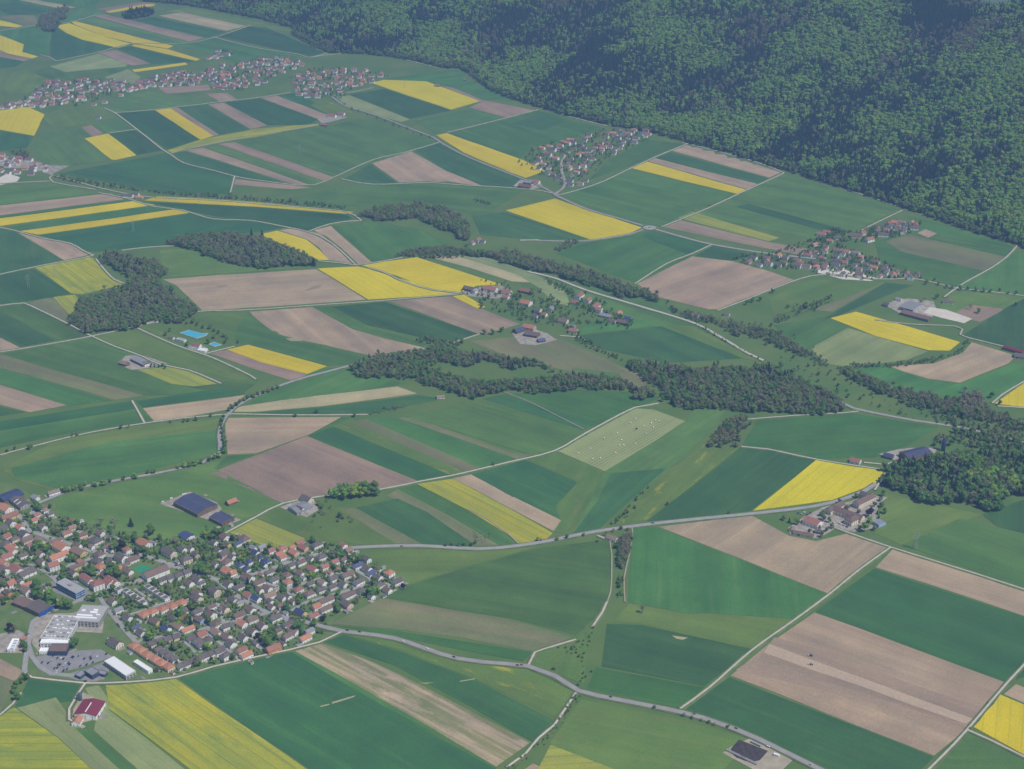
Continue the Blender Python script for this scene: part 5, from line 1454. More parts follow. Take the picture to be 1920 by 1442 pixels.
def wood(s, gap, mix, label, seed, hmin=11, hmax=18, name='wood'):
    poly = [at(*p)[:2] for p in nums(s)]
    x, y = spread_points(poly, gap, seed, wavy=16.0 if name == 'wood' else 4.0)
    # the outline was drawn round what shows of the wood, so its crowns too must stay inside it
    hm = (hmin + hmax) * .42
    rr0 = np.random.RandomState(seed + 7)
    ppx = nums(s)
    for part in (.62, .4, .2):
        z_ = terrain(x, y) + hm * part - CAM_H
        f_ = y * math.cos(DEP) - z_ * math.sin(DEP); u_ = y * math.sin(DEP) + z_ * math.cos(DEP)
        X_ = IW / 2 + FPX * x / f_; Y_ = IH / 2 - FPX * u_ / f_
        ok = np.array([pin(a, b, ppx) for a, b in zip(X_, Y_)], bool)
        if ok.sum() > .6 * len(x): break
    if ok.sum() > .3 * len(x):
        ok |= rr0.rand(len(x)) < .12
        x, y = x[ok], y[ok]
    rr = np.random.RandomState(seed + 50)
    P_ = np.array(poly); ed = np.full(len(x), 1e9)
    for i in range(len(P_)):
        a_, b_ = P_[i], P_[(i + 1) % len(P_)]
        ab_ = b_ - a_; tt_ = np.clip(((x - a_[0]) * ab_[0] + (y - a_[1]) * ab_[1]) / max(1e-6, (ab_ ** 2).sum()), 0, 1)
        ed = np.minimum(ed, np.hypot(x - a_[0] - tt_ * ab_[0], y - a_[1] - tt_ * ab_[1]))
    ragged = vnoise(x, y, 22, seed + 9) * 14
    kp = (ed > ragged - 8) & (rr.rand(len(x)) > .08)
    x, y, ed = x[kp], y[kp], ed[kp]
    ks = list(mix); pr = np.array([mix[k] for k in ks], float)
    nn = vnoise(x, y, 60, seed)
    kk = []
    cum = np.cumsum(pr / pr.sum())
    for v_ in np.clip(nn * .55 + rr.rand(len(x)) * .75 - .15, 0, .999): kk.append(ks[int(np.searchsorted(cum, v_))])
    kk = np.array(kk, object)
    h = rr.uniform(hmin * .85, hmax, len(x)) * np.where(kk == 'fir', 1.25, 1.0) * np.clip(.6 + ed / 16, .6, 1.0)
    kk[(ed < 5) & (rr.rand(len(x)) < .6)] = 'mid'
    return grow(name, np.column_stack([x, y, terrain(x, y)]), kk, h, label, seed)
MIXD = {'fir': 1.7, 'dull': 3.0, 'bare': 2.6, 'mid': 2.8}
MIXB = {'bare': 4, 'dull': 2.6, 'mid': 2}
wood('180 480 215 472 262 486 312 500 318 514 296 528 330 556 378 583 345 600 280 612 225 625 172 626 125 604 150 566 210 545 238 528 225 510 190 492', 6.6, MIXD, 'dark mixed wood beside the thin yellow field above the lane', 31)
wood('305 456 345 444 400 438 430 436 480 444 545 466 598 492 592 502 520 504 470 503 420 494 350 462', 6.6, MIXD, 'oval dark wood in front of the yellow and bare strips', 32)
wood('665 402 720 388 790 382 820 388 850 397 888 430 880 455 858 452 842 440 812 424 760 414 700 412 672 410', 6.6, MIXB, 'brownish bare wood along the stream above the green hill field', 33)
wood('728 484 760 470 800 462 850 464 900 472 870 482 790 482', 6.6, MIXB, 'thin bare copse above the big yellow field', 34, 8, 13)
wood('855 468 900 472 960 472 1010 485 1060 500 1110 510 1170 535 1235 556 1240 572 1180 560 1100 535 1000 512 960 498 900 482', 6.0, {'bare': 3.4, 'dull': 3, 'mid': 2.4}, 'purplish belt of riverside trees across the middle', 35, 11, 17)
wood('1240 566 1290 585 1340 596 1400 612 1430 612 1480 640 1530 668 1500 670 1450 650 1400 632 1330 612 1260 590', 7.0, {'bare': 3, 'dull': 3, 'mid': 2}, 'thin continuation of the riverside belt past the white farmhouse', 36, 8, 13)
wood('655 690 690 671 740 662 830 650 880 658 950 670 1010 678 1050 690 1055 700 1000 692 920 684 850 682 800 690 770 700', 6.6, {'mid': 3, 'bare': 2.4, 'dull': 3, 'fir': 1.6}, 'upper half of the long mixed wood below the riverside hamlet', 37, 10, 16)
wood('648 694 770 700 800 692 840 702 880 714 930 714 990 708 1050 702 1100 700 1172 712 1232 742 1228 752 1160 735 1080 728 1000 735 950 738 880 750 830 738 780 716 720 708 680 715', 6.6, {'mid': 3.2, 'bare': 2.2, 'dull': 3.2, 'fir': 1}, 'lower half of the long mixed wood, beside the tan stubble strip', 64, 10, 16)
wood('640 700 668 684 720 678 800 684 820 694 770 704 700 712', 6.8, {'mid': 3, 'dull': 3, 'bare': 2, 'fir': 1}, 'western end of the long mixed wood by the country road', 68, 9, 15)
wood('1168 676 1200 680 1300 688 1380 690 1440 684 1500 705 1560 738 1590 765 1540 772 1480 778 1400 778 1330 770 1260 764 1240 745 1200 704', 6.8, {'fir': 1.3, 'mid': 2.6, 'bare': 2.8, 'dull': 2.6}, 'dark wood on the river bend above the mown field', 38, 11, 17)
wood('1648 898 1680 874 1720 862 1790 852 1860 848 1930 846 2000 840 2000 915 1930 938 1850 958 1800 950 1720 936 1660 916', 6.8, {'fir': 2.4, 'mid': 3, 'bare': 1.4, 'bright': 1.6}, 'dense dark wood beside the solar barn', 39, 14, 21)
wood('1330 832 1345 806 1372 782 1395 774 1406 786 1398 815 1392 832 1360 838', 6.5, MIXB, 'purplish bare copse beside the flowery gully', 40, 10, 15)
wood('1560 688 1600 694 1650 715 1700 730 1760 742 1820 752 1860 765 1900 790 1960 800 1960 820 1880 812 1820 790 1760 776 1700 752 1650 745 1600 716', 7.0, {'bare': 3.4, 'dull': 2.6, 'mid': 2}, 'bare trees along the stream on the far bank', 41, 9, 15)
wood('1740 812 1800 800 1860 812 1960 838 1960 852 1860 846 1790 842 1740 840', 9.5, {'dull': 3, 'mid': 3, 'fir': 1}, 'open scatter of trees behind the navy silo', 42, 8, 13)
wood('1792 748 1820 735 1842 740 1845 770 1815 785 1795 775', 6.0, {'bare': 1}, 'pale leafless poplars by the stream crossing', 43, 15, 21)
wood('1445 600 1480 582 1520 566 1562 552 1566 562 1530 576 1490 592 1455 606', 7.0, MIXB, 'bare hedge wood between green strips', 44, 7, 11)
wood('1565 690 1600 682 1680 680 1740 672 1790 660 1815 634 1820 642 1800 662 1745 680 1690 688 1600 692', 5.5, {'dull': 3, 'bare': 2, 'mid': 2}, 'hedge of small trees round the pale green field', 45, 5, 9, 'hedge')
wood('1440 612 1470 625 1500 650 1550 675 1560 690 1540 688 1500 668 1460 640', 7.5, MIXB, 'bare hedge down the side of the green hollow', 46, 6, 10, 'hedge')
wood('68 52 78 30 105 18 132 12 128 24 112 40 104 58 85 60', 7.5, {'bare': 3, 'dull': 2, 'fir': 1}, 'small wood by the far yellow strip', 47)
wood('226 30 245 18 272 15 294 25 285 31 250 36', 7.5, {'fir': 3, 'dull': 1}, 'dark little wood near the forest corner', 48)
wood('92 326 140 333 200 345 280 357 360 362 440 367 520 375 600 381 660 391 640 393 540 383 430 375 300 365 200 353 120 339', 8.5, {'dull': 3, 'mid': 3, 'bare': 2}, 'long hedge of trees along the far lane', 49, 6, 11, 'hedge')
wood('18 290 40 278 60 292 52 302 25 300', 8, {'bare': 2, 'mid': 2, 'fir': 1}, 'trees round the far hamlet', 50, 9, 14)
wood('1040 470 1060 455 1086 446 1090 452 1070 466 1050 474', 7, MIXB, 'bare copse in the green field below the roundabout', 51, 7, 11)
wood('885 376 896 372 925 382 918 386', 7, {'dull': 2, 'mid': 1}, 'lone hedge in the open green field', 52, 6, 9, 'hedge')
wood('1140 985 1165 960 1195 930 1218 908 1226 912 1205 935 1178 964 1162 984', 6.5, {'mid': 2, 'dull': 3}, 'hedge of bushes climbing the flowery gully', 53, 5, 9, 'hedge')
wood('1006 1222 1040 1214 1090 1200 1110 1175 1122 1172 1110 1200 1096 1240 1100 1285 1088 1285 1086 1240 1050 1222', 8, {'dull': 3, 'bare': 1}, 'scrubby hedge along the brook beside the meadow', 54, 3, 6, 'hedge')
wood('1076 1298 1094 1302 1070 1335 1045 1365 1015 1395 985 1425 960 1445 945 1442 985 1412 1020 1375 1050 1340', 5.5, {'dull': 3, 'mid': 2}, 'bushy hedge along the gravel track at the bottom', 55, 3, 6, 'hedge')
wood('1150 1018 1178 1000 1190 1008 1184 1040 1170 1072 1156 1066 1158 1038', 4.2, {'bare': 3, 'dull': 1}, 'purplish trees behind the lone pale house', 56, 9, 13, 'thicket')
wood('1158 1078 1170 1080 1168 1120 1154 1122', 4.5, {'bare': 2, 'dull': 1}, 'bare bushes beside the field track', 57, 6, 9, 'hedge')
wood('690 776 720 765 760 758 775 763 740 770 700 779', 6.5, {'bare': 2, 'dull': 1}, 'low brown thicket between meadow and lane', 58, 5, 8, 'hedge')
wood('770 640 800 632 850 640 880 640 860 650 800 648', 6.5, {'dull': 2, 'mid': 2, 'bare': 1}, 'thicket beside the country road at the dark wheat field', 59, 6, 10, 'hedge')
wood('1060 605 1090 625 1120 648 1160 668 1200 675 1190 682 1140 670 1095 650 1060 625', 8, {'mid': 3, 'dull': 2}, 'tree row along the lane below the hamlet', 60, 6, 10, 'hedge')
wood('1010 520 1060 535 1090 556 1080 562 1050 548 1015 528', 7, {'mid': 3, 'bare': 1}, 'hedge along the hamlet lane', 61, 6, 9, 'hedge')
wood('1300 604 1350 625 1400 655 1432 672 1430 680 1395 664 1340 634 1300 614', 8.5, {'mid': 3, 'dull': 2}, 'low hedge along the pale riverside road', 62, 3, 6, 'hedge')
wood('560 36 545 68 560 80 615 100 640 98 600 78 575 62', 8, {'dull': 2, 'bare': 2, 'mid': 1}, 'fringe of low trees at the far forest foot', 63, 8, 12)

wood('1400 605 1450 600 1500 630 1560 680 1640 705 1740 735 1860 765 1960 790 1960 850 1860 815 1740 795 1640 770 1560 735 1480 690 1430 650', 21, {'bare': 2, 'dull': 3, 'mid': 3}, 'loose scrub and single bushes over the grassy stream valley', 65, 4, 10, 'scrub')
wood('1740 760 1800 742 1860 770 1960 800 1960 846 1880 828 1800 808 1750 795', 11, {'bare': 2, 'dull': 3, 'mid': 2}, 'rough riverside thicket round the stream crossing', 66, 6, 12, 'scrub')
wood('900 520 960 536 1010 548 1060 590 1050 612 1000 600 950 585 920 575', 17, {'dull': 2, 'mid': 3, 'bare': 1}, 'orchard trees and bushes on the slope of the riverside hamlet', 67, 4, 8, 'scrub')
# single trees
TNAME = {'bright': ('broadleaf_tree', 'fresh green broadleaf tree'), 'mid': ('broadleaf_tree', 'mid green broadleaf tree'), 'dull': ('broadleaf_tree', 'olive green budding tree'), 'bare': ('bare_tree', 'leafless purplish-brown tree'),
         'fir': ('fir_tree', 'dark conical fir tree'), 'tall': ('poplar_tree', 'slim tall green tree'), 'copper': ('copper_beech', 'dark purple copper beech')}
def tree(px, py, h, kind, group, exact=None, wide=1.0, desc=None):
    x, y, z = exact if exact else at(px, py, h * .5)
    c, t = TREES[kind][R.randrange(3)]
    nm, ds = TNAME[kind]
    e = empty(nm, (x, y, z), R.uniform(0, 6.28))
    s = h / 10; w = s * R.uniform(.9, 1.15) * wide
    e.scale = (w, w, s)
    data_obj('crown', c, e); data_obj('trunk', t, e)
    auto(e, desc or ds, 'tree', group, px_of(x, y, z))
    return e
def row_of(s, kind, hs, group, tile=None, wide=1.0):
    pts = nums(s)
    if tile: pts = [T(*tile)(p) for p in pts]
    for p in pts: tree(p[0], p[1], R.uniform(*hs), kind if isinstance(kind, str) else R.choice(kind), group, wide=wide)
RT = 'small round trees along the winding road'
row_of('470 785 490 800 520 790 560 775 605 770 640 750 615 785 710 752 775 740 828 725 925 705 1010 690 1108 660 1152 655 1335 622 1382 610 1420 605 1462 594 1505 585 1570 560 1605 548 1640 535', ['mid', 'bright'], (8, 11), RT, (0, 2), 1.2)
row_of('1665 490 1680 500 1690 460 1688 435 1680 410 1675 385 1670 360 1665 330 1662 300 1668 270 1672 248 1715 190 1740 170 1770 150 1800 130 1830 115 1860 100 1895 85 1935 70 1975 58 2010 45 2045 30 2080 20', ['mid', 'mid', 'dull'], (8, 11), RT, (0, 2), 1.2)
row_of('625 925 635 918 645 926 652 915 662 924 668 916 678 922 684 910 693 920 700 912 704 921 673 910 688 917', ['mid', 'mid', 'bright'], (17, 21), 'round leafy trees in a tight grove by the grey farm', wide=1.05)
row_of('597 944 604 950 613 938 620 950 600 958 608 962 638 965 643 970 660 975 590 965', ['mid', 'dull', 'bare'], (7, 11), 'trees round the grey farm')
row_of('586 977 633 976 654 969 602 988', ['bare', 'dull'], (5, 6.5), 'small orchard trees on the slope')
row_of('1205 1141', 'bare', (15, 15.5), 'lone trees in the fields', wide=.85)
row_of('1252 944 1367 961 1120 1014 1136 1000 1150 995 1165 990 1178 992 1094 1002 1014 1012 1045 1010 1064 1006 924 870 1040 1252 1008 1012', ['mid', 'bare', 'dull'], (6, 9), 'lone trees in the fields')
row_of('836 1022 848 1020 860 1021 872 1019 884 1020 892 1016', 'mid', (6, 8), 'short row of trees beside the country road')
row_of('1282 1340 1298 1345 1303 1337 1316 1350 1330 1353 1340 1358 1365 1362 1228 1325', ['bare', 'dull', 'mid'], (5, 7), 'little trees along the main road')
row_of('587 1162 611 1169 1110 1258 1098 1268', ['dull', 'mid'], (4, 6), 'little trees along the main road')
row_of('30 1282 40 1275 48 1268 26 1292 32 1305', 'mid', (11, 14), 'big trees by the gravel track corner')
row_of('646 195 660 203 672 207 690 214 708 220 722 226 738 232 750 236 764 240 775 248 790 252 806 256', ['mid', 'dull'], (7, 10), 'bushy trees along the far field road')
row_of('908 622 924 622 940 618 709 660 1411 562 1400 567 1425 560 1449 545 1905 570', 'mid', (10, 13), 'trees by the field lanes')
row_of('1737 530 1760 532 1775 536 1785 538 1800 540 1815 540 1830 542 1845 543 1858 545 1875 543 1890 548 1905 548 1738 526 1752 524', ['mid', 'dull'], (8, 12), 'trees along the lane past the gravel crossing')
row_of('1820 575 1836 583 1726 565 1733 562 1757 556', ['bare', 'mid'], (11, 14), 'trees round the riding farm')
row_of('1622 988 1630 978', 'bright', (15, 17), 'trees of the roadside institution', wide=1.1)
tree(1630, 960, 19, 'copper', 'trees of the roadside institution', wide=1.05)
row_of('1645 960 1655 945 1648 968 1610 958 1545 970 1536 990 1560 985 1480 975 1600 945 1650 935 1575 940', ['mid', 'dull', 'fir'], (8, 12), 'trees of the roadside institution')
row_of('1542 962 1555 975 1550 992 1590 950 1606 930 1640 945 1658 958 1655 925 1470 970 1495 978 1518 996 1540 1002 1640 990 1612 990', ['mid', 'mid', 'dull'], (8, 13), 'trees of the roadside institution')
row_of('1850 760 1860 740 1875 755', 'mid', (11, 14), 'trees by the stream crossing')
row_of('350 605 362 602 370 606 380 612 392 612 402 618 410 622 420 628 425 635 400 630 390 640 422 640 446 640 318 618 310 625 350 645', ['mid', 'mid', 'dull'], (8, 12), 'trees on the lawn round the swimming pool')
row_of('283 685 290 685 298 686 305 684 310 688', 'mid', (7, 9), 'trees behind the long grey barn')
row_of('395 778 368 785 353 787 345 788 320 790 227 800 240 800 135 815 145 813 60 835 55 838 27 840 13 845', ['mid', 'bare', 'dull'], (7, 10), 'trees along the pale lane above the meadow')
row_of('555 778 594 770 665 778', ['bare', 'mid'], (8, 11), 'trees along the pale lane below the tan strip')
row_of('1712 1024', 'bare', (4, 5), 'lone trees in the fields')
row_of('1818 1365 1852 1317', 'dull', (3, 4), 'bushes at the lane corner')
# village trees: known ones, then gardens
VG = 'garden trees of the village in the near corner'
for px, py, h, k in ((245, 978, 13, 'fir'), (214, 982, 15, 'bare'), (186, 980, 12, 'bare'), (283, 993, 14, 'mid'), (388, 995, 17, 'tall'), (402, 1000, 15, 'mid'), (412, 998, 14, 'mid'), (225, 1022, 13, 'copper'), (214, 1026, 14, 'mid'), (254, 1034, 14, 'fir'), (271, 1030, 10, 'mid'),
                     (434, 1009, 8, 'copper'), (524, 1066, 14, 'tall'), (382, 1050, 18, 'fir'), (372, 1066, 15, 'mid'), (385, 1068, 15, 'mid'), (210, 1072, 16, 'mid'), (222, 1075, 15, 'mid'), (206, 1064, 14, 'mid'), (328, 1013, 10, 'bare'), (176, 1118, 16, 'tall'), (507, 1190, 20, 'tall'), (500, 1200, 17, 'mid'), (557, 1175, 14, 'mid'), (553, 1180, 12, 'fir'),
                     (484, 1193, 9, 'copper'), (396, 1150, 8, 'copper'), (340, 1150, 12, 'mid'), (352, 1160, 11, 'mid'), (333, 1165, 11, 'bright'), (278, 1190, 10, 'bright'), (360, 1140, 11, 'mid'), (140, 1202, 11, 'mid'), (138, 1208, 10, 'mid'), (75, 1118, 14, 'mid'), (85, 1123, 15, 'fir'), (95, 1126, 14, 'mid'), (105, 1130, 13, 'fir'), (116, 1132, 13, 'mid'), (128, 1133, 12, 'mid'), (66, 1108, 14, 'mid'), (70, 1095, 13, 'mid'), (25, 1180, 11, 'bare'), (18, 1177, 10, 'copper'),
                     (45, 1208, 9, 'mid'), (47, 1216, 8, 'mid'), (5, 1098, 14, 'mid'), (8, 1125, 12, 'mid'), (160, 1068, 11, 'mid'), (172, 1072, 12, 'mid'), (68, 945, 12, 'mid'), (72, 952, 11, 'mid'), (94, 948, 8, 'mid'), (633, 1030, 11, 'mid'), (640, 1040, 12, 'mid'), (660, 1045, 12, 'mid'), (672, 1050, 11, 'mid'), (627, 1063, 9, 'mid'), (705, 1063, 9, 'dull'), (698, 1110, 12, 'mid'), (756, 1099, 8, 'copper'), (635, 1143, 9, 'mid'), (605, 1160, 7, 'copper')):
    tree(px, py, h * 1.3, k, VG, wide=1.12)
rr_ = random.Random(99)
gpoly = [at(*p)[:2] for p in nums('20 960 110 970 180 990 230 1005 330 1015 420 1003 490 1024 545 1032 580 1012 640 1024 690 1062 735 1082 755 1100 700 1118 640 1146 610 1165 575 1160 610 1186 545 1216 400 1248 335 1266 290 1262 255 1205 190 1130 140 1125 100 1150 60 1140 0 1120 0 1000')]
gx_ = [p[0] for p in gpoly]; gy_ = [p[1] for p in gpoly]
HARR = np.array(HOUSES)
cnt = 0; shrubs = []
for _ in range(14000):
    if cnt >= 190 and len(shrubs) >= 2600: break
    x, y = rr_.uniform(min(gx_), max(gx_)), rr_.uniform(min(gy_), max(gy_))
    if not inside(x, y, gpoly) or near_road(x, y, 0.5): continue
    dh_ = (np.hypot(HARR[:, 0] - x, HARR[:, 1] - y) - HARR[:, 2]).min()
    if dh_ > .3 and len(shrubs) < 2600: shrubs.append((x, y, tz(x, y)))
    if cnt < 190 and dh_ > 1.5:
        tree(0, 0, rr_.uniform(7.5, 14.5), rr_.choice(('mid', 'mid', 'mid', 'mid', 'bright', 'dull', 'bare', 'fir')), VG, (x, y, tz(x, y))); cnt += 1
sk = np.array([rr_.choice(('mid', 'mid', 'dull', 'bright', 'dull')) for _ in shrubs], object)
grow('garden_shrubbery', np.array(shrubs), sk, np.array([rr_.uniform(2.5, 6.5) for _ in shrubs]), 'hedges and bushes filling the gardens of the near village', 71)
# greenery among the houses of the other villages
def greens(specs, name, label, seed, hmin=4, hmax=10, road_gap=1.0):
    pts = []
    rr = random.Random(seed)
    for s, n in specs:
        poly = [at(*p)[:2] for p in nums(s)]
        X = [p[0] for p in poly]; Y = [p[1] for p in poly]
        k = 0
        for _ in range(n * 12):
            if k >= n: break
            x, y = rr.uniform(min(X), max(X)), rr.uniform(min(Y), max(Y))
            if not inside(x, y, poly): continue
            if (np.hypot(HARR[:, 0] - x, HARR[:, 1] - y) - HARR[:, 2] * .95).min() < 0: continue
            if near_road(x, y, road_gap): continue
            pts.append((x, y, tz(x, y))); k += 1
    kk = np.array([rr.choice(('mid', 'mid', 'mid', 'dull', 'bare', 'fir')) for _ in pts], object)
    grow(name, np.array(pts), kk, np.array([rr.uniform(hmin, hmax) for _ in pts]), label, seed)
greens([('30 200 80 160 150 148 250 156 240 175 140 200', 110), ('255 165 275 148 350 134 380 148 365 162', 60), ('372 135 440 120 520 106 572 120 520 142 480 168 420 174', 160), ('535 150 580 130 640 128 735 142 690 160 640 190 560 184', 150), ('390 104 410 94 440 98 430 108', 14)], 'distant_greenery', 'dark garden trees among the houses of the far villages', 81, 5, 11)
greens([('970 308 1000 280 1060 262 1130 242 1212 246 1218 260 1150 295 1100 335 1050 348 985 315', 360)], 'village_greenery', 'garden trees of the village at the forest foot', 82, 4, 10)
greens([('1370 486 1450 472 1560 440 1600 470 1640 485 1730 522 1600 526 1500 508 1400 500', 320), ('1525 455 1560 430 1600 436 1660 418 1730 420 1700 442 1600 455', 170)], 'village_greenery', 'garden trees of the village by the gravel lane', 83, 4, 10)
greens([('955 560 1000 535 1060 570 1100 550 1140 575 1190 600 1180 620 1100 615 1040 612 960 600', 200), ('860 545 950 530 975 570 960 590 900 580', 50)], 'hamlet_greenery', 'trees and bushes among the riverside hamlet houses', 84, 4, 10)
# ------------------------------------------------------------------ swimming pool
def pool(s, label):
    pts = nums(s)
    W_ = [at(*p)[:2] for p in pts]
    z = tz(*W_[0]) + 1.0
    cx = sum(p[0] for p in W_) / len(W_); cy = sum(p[1] for p in W_) / len(W_)
    e = empty('swimming_pool', (cx, cy, z))
    n = len(W_)
    L = [(x - cx, y - cy) for x, y in W_]
    O = [(x * (1 + 1.8 / math.hypot(x, y)), y * (1 + 1.8 / math.hypot(x, y))) for x, y in L]
    v = [(x, y, .12) for x, y in L] + [(x, y, .12) for x, y in O] + [(x, y, -1.5) for x, y in O] + [(x, y, -.5) for x, y in L]
    f = []
    for k in range(n):
        q = (k + 1) % n
        f += [(k, n + k, n + q, q), (n + k, 2 * n + k, 2 * n + q, n + q), (k, q, 3 * n + q, 3 * n + k)]
    mesh_obj('pool_rim', v, f, M['lane'], e)
    mesh_obj('water', [(x, y, -.12) for x, y in L], [tuple(range(n))], M['water'], e)
    tag(e, label, 'swimming pool', 'outdoor swimming pools')
pool('338 625 356 620 375 626 389 625.5 385 630 369 635', 'large L-shaped bright blue swimming pool on the lawn')
pool('392.5 646 402 642.5 414 647 402 650.5', 'small pale blue paddling pool below the large one')

# ------------------------------------------------------------------ cars
def car_meshes(mat):
    b = MB()
    prof = [(-2.15, .35), (2.15, .35), (2.15, .75), (1.2, .95), (-2.05, .98)]
    n = len(prof)
    b.add([(x, -.88, z) for x, z in prof] + [(x, .88, z) for x, z in prof],
          [tuple(range(n)), tuple(range(2 * n - 1, n - 1, -1))] + [(k, n + k, n + (k + 1) % n, (k + 1) % n) for k in range(n)])
    body = b.mesh('body', mat)
    c = MB()
    lo = [(-1.95, -.82, .96), (1.0, -.82, .94), (1.0, .82, .94), (-1.95, .82, .96)]; hi = [(-1.5, -.68, 1.42), (.25, -.68, 1.45), (.25, .68, 1.45), (-1.5, .68, 1.42)]
    c.add(lo + hi, [(0, 1, 5, 4), (1, 2, 6, 5), (2, 3, 7, 6), (3, 0, 4, 7)])
    roof = MB().box(-1.52, .27, -.69, .69, 1.42, 1.5).mesh('roof', mat)
    return body, c.mesh('windows', M['glass']), roof
WHEEL = bpy.data.meshes.new('wheel')
_w = MB().cyl(0, 0, -.1, .1, .33, .33, 10)
WHEEL = _w.mesh('wheel', M['heap'])
CARCOL = {'white': (.75, .75, .75), 'black': (.02, .02, .025), 'dark grey': (.07, .075, .08), 'silver': (.45, .46, .48), 'red': (.35, .03, .03), 'blue': (.04, .08, .28)}
CARS = {}
for nm, c in CARCOL.items():
    CARS[nm] = car_meshes(noisy_mat('car_paint_' + nm.replace(' ', '_'), c, tuple(v * 1.06 for v in c), 1, .04, 0, rough=.3, spec=.5))
def car(px, py, colour, ang, group, dz=1.0):
    dz += .45
    x, y, z = at(px, py, dz)
    e = empty('car', (x, y, z + dz), math.radians(ang))
    b, w, r = CARS[colour]
    data_obj('body', b, e); data_obj('windows', w, e); data_obj('roof', r, e)
    for sx in (-1.3, 1.35):
        for sy in (-.85, .85):
            o = data_obj('wheel', WHEEL, e, (sx, sy, .33)); o.rotation_euler = (math.pi / 2, 0, 0)
    auto(e, '%s car %s' % (colour, 'parked' if 'parked' in group else 'driving'), 'car', group, (px, py))
MR = 'cars driving on the main road'
for px, py, c, a in ((651, 1182, 'black', -22), (674, 1185, 'black', -22), (756, 1203, 'white', -38), (801, 1216, 'white', -36), (851, 1232, 'black', -30), (970, 1247.5, 'black', -8), (978, 1247, 'red', -8), (1084, 1284, 'dark grey', -45), (1145, 1307, 'dark grey', -25), (1380, 1366, 'dark grey', -35), (1520, 1434, 'silver', -35)):
    car(px, py, c, a, MR, 1.05)
for px, py, c, a in ((753, 1024.5, 'red', 2), (1224, 981, 'dark grey', 15), (1440, 1400, 'white', -30)): car(px, py, c, a, 'cars driving on the country roads', 1.05)
PK = 'cars parked in the factory car park'
k = 0
for tx, ty in nums('870 515 940 560 1040 570 1000 566 1180 540 1200 545 1120 560 1290 520 1380 570 1480 540 1490 570 1590 540 1520 630 1740 490 850 600 690 630 790 640 955 665 985 668 1075 650 1120 640 1140 660 1045 690 890 725 940 715 1100 740 1040 765 930 785 1315 690 1420 665 1300 518'):
    car(tx / 8.727, 1170 + ty / 8.727, ('black', 'dark grey', 'black', 'white', 'blue', 'black', 'silver', 'dark grey')[k % 8], R.choice((75, -105)) + R.uniform(-4, 4), PK, .75); k += 1
SKP = 'cars parked along the village streets'
for px, py, c, a in ((220.6, 1171, 'black', -58), (223.5, 1174.5, 'dark grey', -58), (223, 1101, 'dark grey', 30), (207, 1112, 'black', 0), (217, 1118, 'black', -10), (205, 1123, 'dark grey', 0), (330, 1061, 'black', 0), (338, 1058, 'silver', 10), (332, 1068, 'dark grey', -20), (275, 1047, 'dark grey', -10), (487, 1071, 'blue', 25), (480, 1064, 'black', 40), (521, 1106, 'dark grey', 10), (160, 1278, 'black', 30), (194, 1268, 'black', 10), (198, 1264, 'silver', 20), (95, 1098, 'dark grey', 20), (101, 1101, 'black', 20), (363, 1229, 'black', -50), (368, 1228, 'silver', -40), (36, 1202, 'red', 75), (30, 1204, 'red', 75), (40, 1220, 'red', 5),
                    (1497, 962, 'blue', 20), (1503, 964, 'silver', 20), (1508, 961, 'white', 20), (1514, 965, 'blue', 20), (1520, 962, 'dark grey', 20), (1575, 982, 'white', -40), (1582, 985, 'silver', -40), (1588, 988, 'black', -40), (1563, 980, 'white', -40)):
    car(px, py, c, a, SKP, .8)

# ------------------------------------------------------------------ bales, tractors, cows
bm = bmesh.new()
bmesh.ops.create_cone(bm, cap_ends=True, segments=14, radius1=.85, radius2=.85, depth=1.5)
bmesh.ops.bevel(bm, geom=bm.edges[:], offset=.14, segments=2, affect='EDGES')
BALE = bpy.data.meshes.new('bale'); bm.to_mesh(BALE); bm.free(); BALE.materials.append(M['plasticwrap'])
def bale(px, py, group):
    x, y, z = at(px, py, .6)
    o = data_obj('hay_bale', BALE, None, (x, y, z + 1.7), 0, (1.25, 1.25, 1.25)); o.rotation_euler = (math.pi / 2, 0, R.uniform(0, 3))
    auto(o, 'white wrapped round hay bale', 'hay bale', group, (px, py))
for tx, ty in nums('925 263 890 293 1076 275 1104 280 1044 297 990 320 1059 327 1007 375 790 371 690 410 822 423 808 463 838 461 926 449 588 487 498 520 778 519 606 564 663 558'):
    bale(960 + tx / 4, 720 + ty / 4, 'wrapped bales on the mown hay field')
for tx, ty in nums('1215 890 1225 885 1280 862 1290 860 1370 832 1380 830 1390 826'): bale(tx / 4, 720 + ty / 4, 'wrapped bales at the solar farm')
def tractor(px, py, ang, colour, label):
    x, y, z = at(px, py, .8)
    e = empty('tractor', (x, y, z + .95), math.radians(ang))
    mt = noisy_mat('tractor_paint', colour, tuple(c * 1.1 for c in colour), 1, 0, 0, rough=.4)
    MB().box(.2, 2.4, -.5, .5, .8, 1.6).box(-1.3, .3, -.8, .8, .7, 1.2).build('bonnet', mt, e)
    MB().box(-1.2, .3, -.75, .75, 1.2, 2.6).build('cab', M['glass'], e); MB().box(-1.35, .4, -.85, .85, 2.6, 2.75).build('cab_roof', mt, e)
    for sx, sy, r in ((-.8, -1, .9), (-.8, 1, .9), (1.8, -.8, .55), (1.8, .8, .55)):
        MB().cyl(0, 0, -.22, .22, r, r, 14).build('wheel', M['heap'], e).matrix_local = Matrix.Translation((sx, sy, r)) @ Matrix.Rotation(math.pi / 2, 4, 'X')
    MB().box(-4.6, -1.6, -1.4, 1.4, .35, .75).bar((-1.2, 0, .5), (-1.8, 0, .5), .12).build('implement', M['metal'], e)
    tag(e, label, 'tractor', 'tractors at work')
tractor(960 + 933 / 4, 720 + 340 / 4, 38, (.03, .10, .06), 'tractor working among the white bales')
